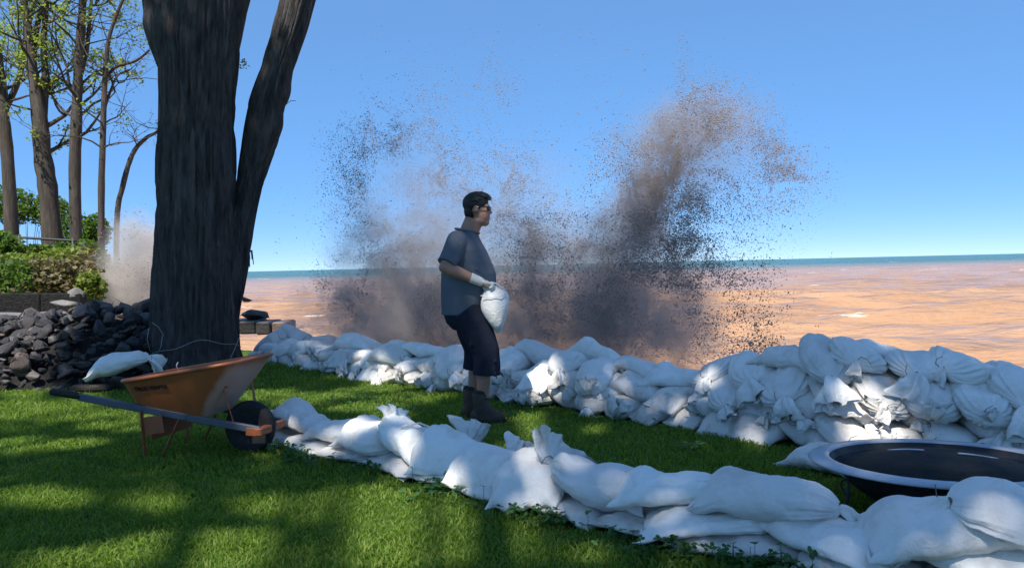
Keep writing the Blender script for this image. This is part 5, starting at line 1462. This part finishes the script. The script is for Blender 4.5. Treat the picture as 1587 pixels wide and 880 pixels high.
mist('splash_mist', 'grey-brown mist at the foot of the big splash',
     [blob(620, 500, 190, 130, 2.0), blob(650, 420, 170, 170, 1.0), blob(640, 300, 130, 130, .14), blob(800, 330, 150, 130, .2), blob(840, 470, 170, 170, 1.0), blob(830, 400, 120, 110, .5), blob(945, 480, 85, 190, 2.2), blob(985, 360, 75, 110, 1.4), blob(1040, 250, 110, 110, .5), blob(1040, 500, 110, 150, 1.2), blob(1110, 210, 110, 90, .3), blob(760, 520, 330, 90, .9), blob(940, 500, 52, 120, 3.0, dy=.5), blob(965, 420, 46, 90, 2.6, dy=.5), blob(1000, 320, 50, 80, 1.8, dy=.5), blob(1060, 210, 60, 60, .8, dy=.5), blob(830, 440, 60, 120, 1.6, dy=.5), blob(600, 470, 55, 110, 1.2, dy=.5), blob(655, 420, 55, 120, 1.0, dy=.5)],
     (-3.4, 8.0, -1.0), (3.6, 13.4, 3.6), (.66, .60, .57), 8.5, 3.0, thr=(.42, .62))
# smaller splash beyond the rock pile
sb = [(205, 400, 38, 55, 5200), (190, 440, 40, 38, 5200), (225, 440, 25, 55, 3000), (215, 365, 28, 22, 700)]
PP, SS = [], []
for cx_, cy_, rx, ry, n in sb:
    q = sr.normal(size=(n, 2)) * .62; px = cx_ + q[:, 0] * rx; py = cy_ + q[:, 1] * ry
    P = rays_at(px, py, 20.5 + sr.normal(0, .5, n)); k1 = (np.abs(fbm(P * np.array([1, .4, 1]), 1.6, 3, 55)) < .26) & (py < 480)
    PP.append(P[k1]); SS.append((.005 + .014 * sr.random(k1.sum()) ** 3))
o = drops_mesh('small_splash_spray', np.vstack(PP), np.concatenate(SS), 17, M['drops_pale'])
tag(o, 'smaller pale splash rising beyond the rock pile left of the trunk', 'splash', kind='stuff')
mist('small_splash_mist', 'pale mist of the smaller splash beyond the rock pile', [blob(195, 450, 75, 75, 1.6, 20.5, 1.1), blob(215, 400, 60, 90, 1.0, 20.5, 1.1), blob(225, 440, 60, 80, 1.2, 20.5, 1.1)], (-11.6, 18.8, -1.0), (-7.9, 22.3, 3.2), (.84, .79, .74), 9.0, 1.6)
# ------------------------------------------------------------------ grass, clover
gr = np.random.default_rng(21)
def view_points(n, y0, y1, power):
    """random lawn points, denser towards the viewer, spread a little wider than the view"""
    y = y0 * (y1 / y0) ** (gr.random(n) ** power); x = gr.uniform(-.72, .70, n) * y
    return x, y
def grass(n, y0, y1, power, h0, h1, w0):
    x, y = view_points(n, y0, y1, power)
    sd = shore_dist(x, y); k = (sd > .15) & (y < 12.2)
    k &= ~((x < -3.9) & (y > 9.5))
    x, y = x[k], y[k]
    hh = hf_sample(x, y); k = hh < .03; x, y = x[k], y[k]
    z = land_z(x, y); n = len(x)
    P0 = np.stack([x, y, x * 0], 1); tall = .75 + .5 * fbm(P0, 1.3, 3, 31) + .35 * fbm(P0, 6, 2, 33)
    h = gr.uniform(h0, h1, n) * np.clip(tall, .4, 1.4)
    a = gr.uniform(0, 2 * math.pi, n); ln = gr.uniform(.4, 1.7, n) * h
    dx, dy = np.cos(a) * ln, np.sin(a) * ln
    b = gr.uniform(0, 2 * math.pi, n); w = w0 * gr.uniform(.7, 1.3, n) * (1 + y * .08); wx, wy = np.cos(b) * w, np.sin(b) * w
    V = np.stack([np.stack([x - wx, y - wy, z - .005], 1), np.stack([x + wx, y + wy, z - .005], 1),
                  np.stack([x + dx * .4 + wx * .8, y + dy * .4 + wy * .8, z + h * .70], 1), np.stack([x + dx * .4 - wx * .8, y + dy * .4 - wy * .8, z + h * .70], 1),
                  np.stack([x + dx, y + dy, z + h], 1)], 1).reshape(-1, 3)
    i = np.arange(n) * 5
    F4 = np.stack([i, i + 1, i + 2, i + 3], 1); F3 = np.stack([i + 3, i + 2, i + 4], 1)
    T = np.concatenate([np.stack([F4[:, 0], F4[:, 1], F4[:, 2]], 1), np.stack([F4[:, 0], F4[:, 2], F4[:, 3]], 1), F3])
    return V, T
V1, T1 = grass(255000, 2.6, 12.0, .8, .022, .055, .0026)
g_ = link_mesh('grass', np_mesh('grass', V1, T1, False), M['grass']); tag(g_, 'short green lawn grass', 'grass', kind='stuff')
# clover and weeds along the foot of the near wall
cx_, cy_ = [], []
for (px, py, rx, ry, n) in ((500, 705, 70, 16, 420), (590, 725, 50, 12, 220), (470, 695, 40, 10, 200), (700, 765, 70, 12, 160), (1090, 850, 90, 18, 420), (1180, 868, 60, 16, 260), (1010, 835, 50, 10, 160), (1240, 885, 60, 12, 160), (870, 812, 60, 8, 120), (800, 790, 70, 10, 120),
                            (1075, 700, 28, 6, 60), (610, 640, 40, 6, 70), (560, 622, 30, 4, 40), (1000, 650, 200, 8, 120), (850, 632, 80, 6, 80)):
    for k in range(n):
        p = on_z(px + gr.normal(0, .6) * rx, py + gr.normal(0, .6) * ry, 0)
        if float(hf_sample(np.array([p.x]), np.array([p.y]))[0]) < .02: cx_.append(p.x); cy_.append(p.y)
cx_, cy_ = np.array(cx_), np.array(cy_); n = len(cx_); hz = gr.uniform(.02, .075, n) * np.where(gr.random(n) < .12, 1.5, 1)
V, Fc = [], []
ang = np.linspace(0, 2 * math.pi, 6, endpoint=False)
for k in range(n):
    a0 = gr.uniform(0, 6.28); tl = gr.normal(0, .35, 2); sz = gr.uniform(.007, .013); c = np.array([cx_[k], cy_[k], hz[k]])
    for q in range(3):
        a = a0 + q * 2.094; ctr = c + np.array([math.cos(a), math.sin(a), 0]) * sz
        o_ = len(V)
        for b in ang:
            p = ctr + np.array([math.cos(b), math.sin(b), 0]) * sz * .95
            p[2] += (p[0] - c[0]) * tl[0] + (p[1] - c[1]) * tl[1] + gr.normal(0, .001)
            V.append(p)
        Fc.append(tuple(range(o_, o_ + 6)))
    o_ = len(V); w = .0012
    V += [np.array([cx_[k] - w, cy_[k], 0]), np.array([cx_[k] + w, cy_[k], 0]), c + np.array([w, 0, 0]), c + np.array([-w, 0, 0])]; Fc.append((o_, o_ + 1, o_ + 2, o_ + 3))
o = link_mesh('clover', np_mesh('clover', np.array(V), Fc, False), M['clover']); tag(o, 'clover and low weeds along the foot of the near sandbag wall', 'weeds', kind='stuff')
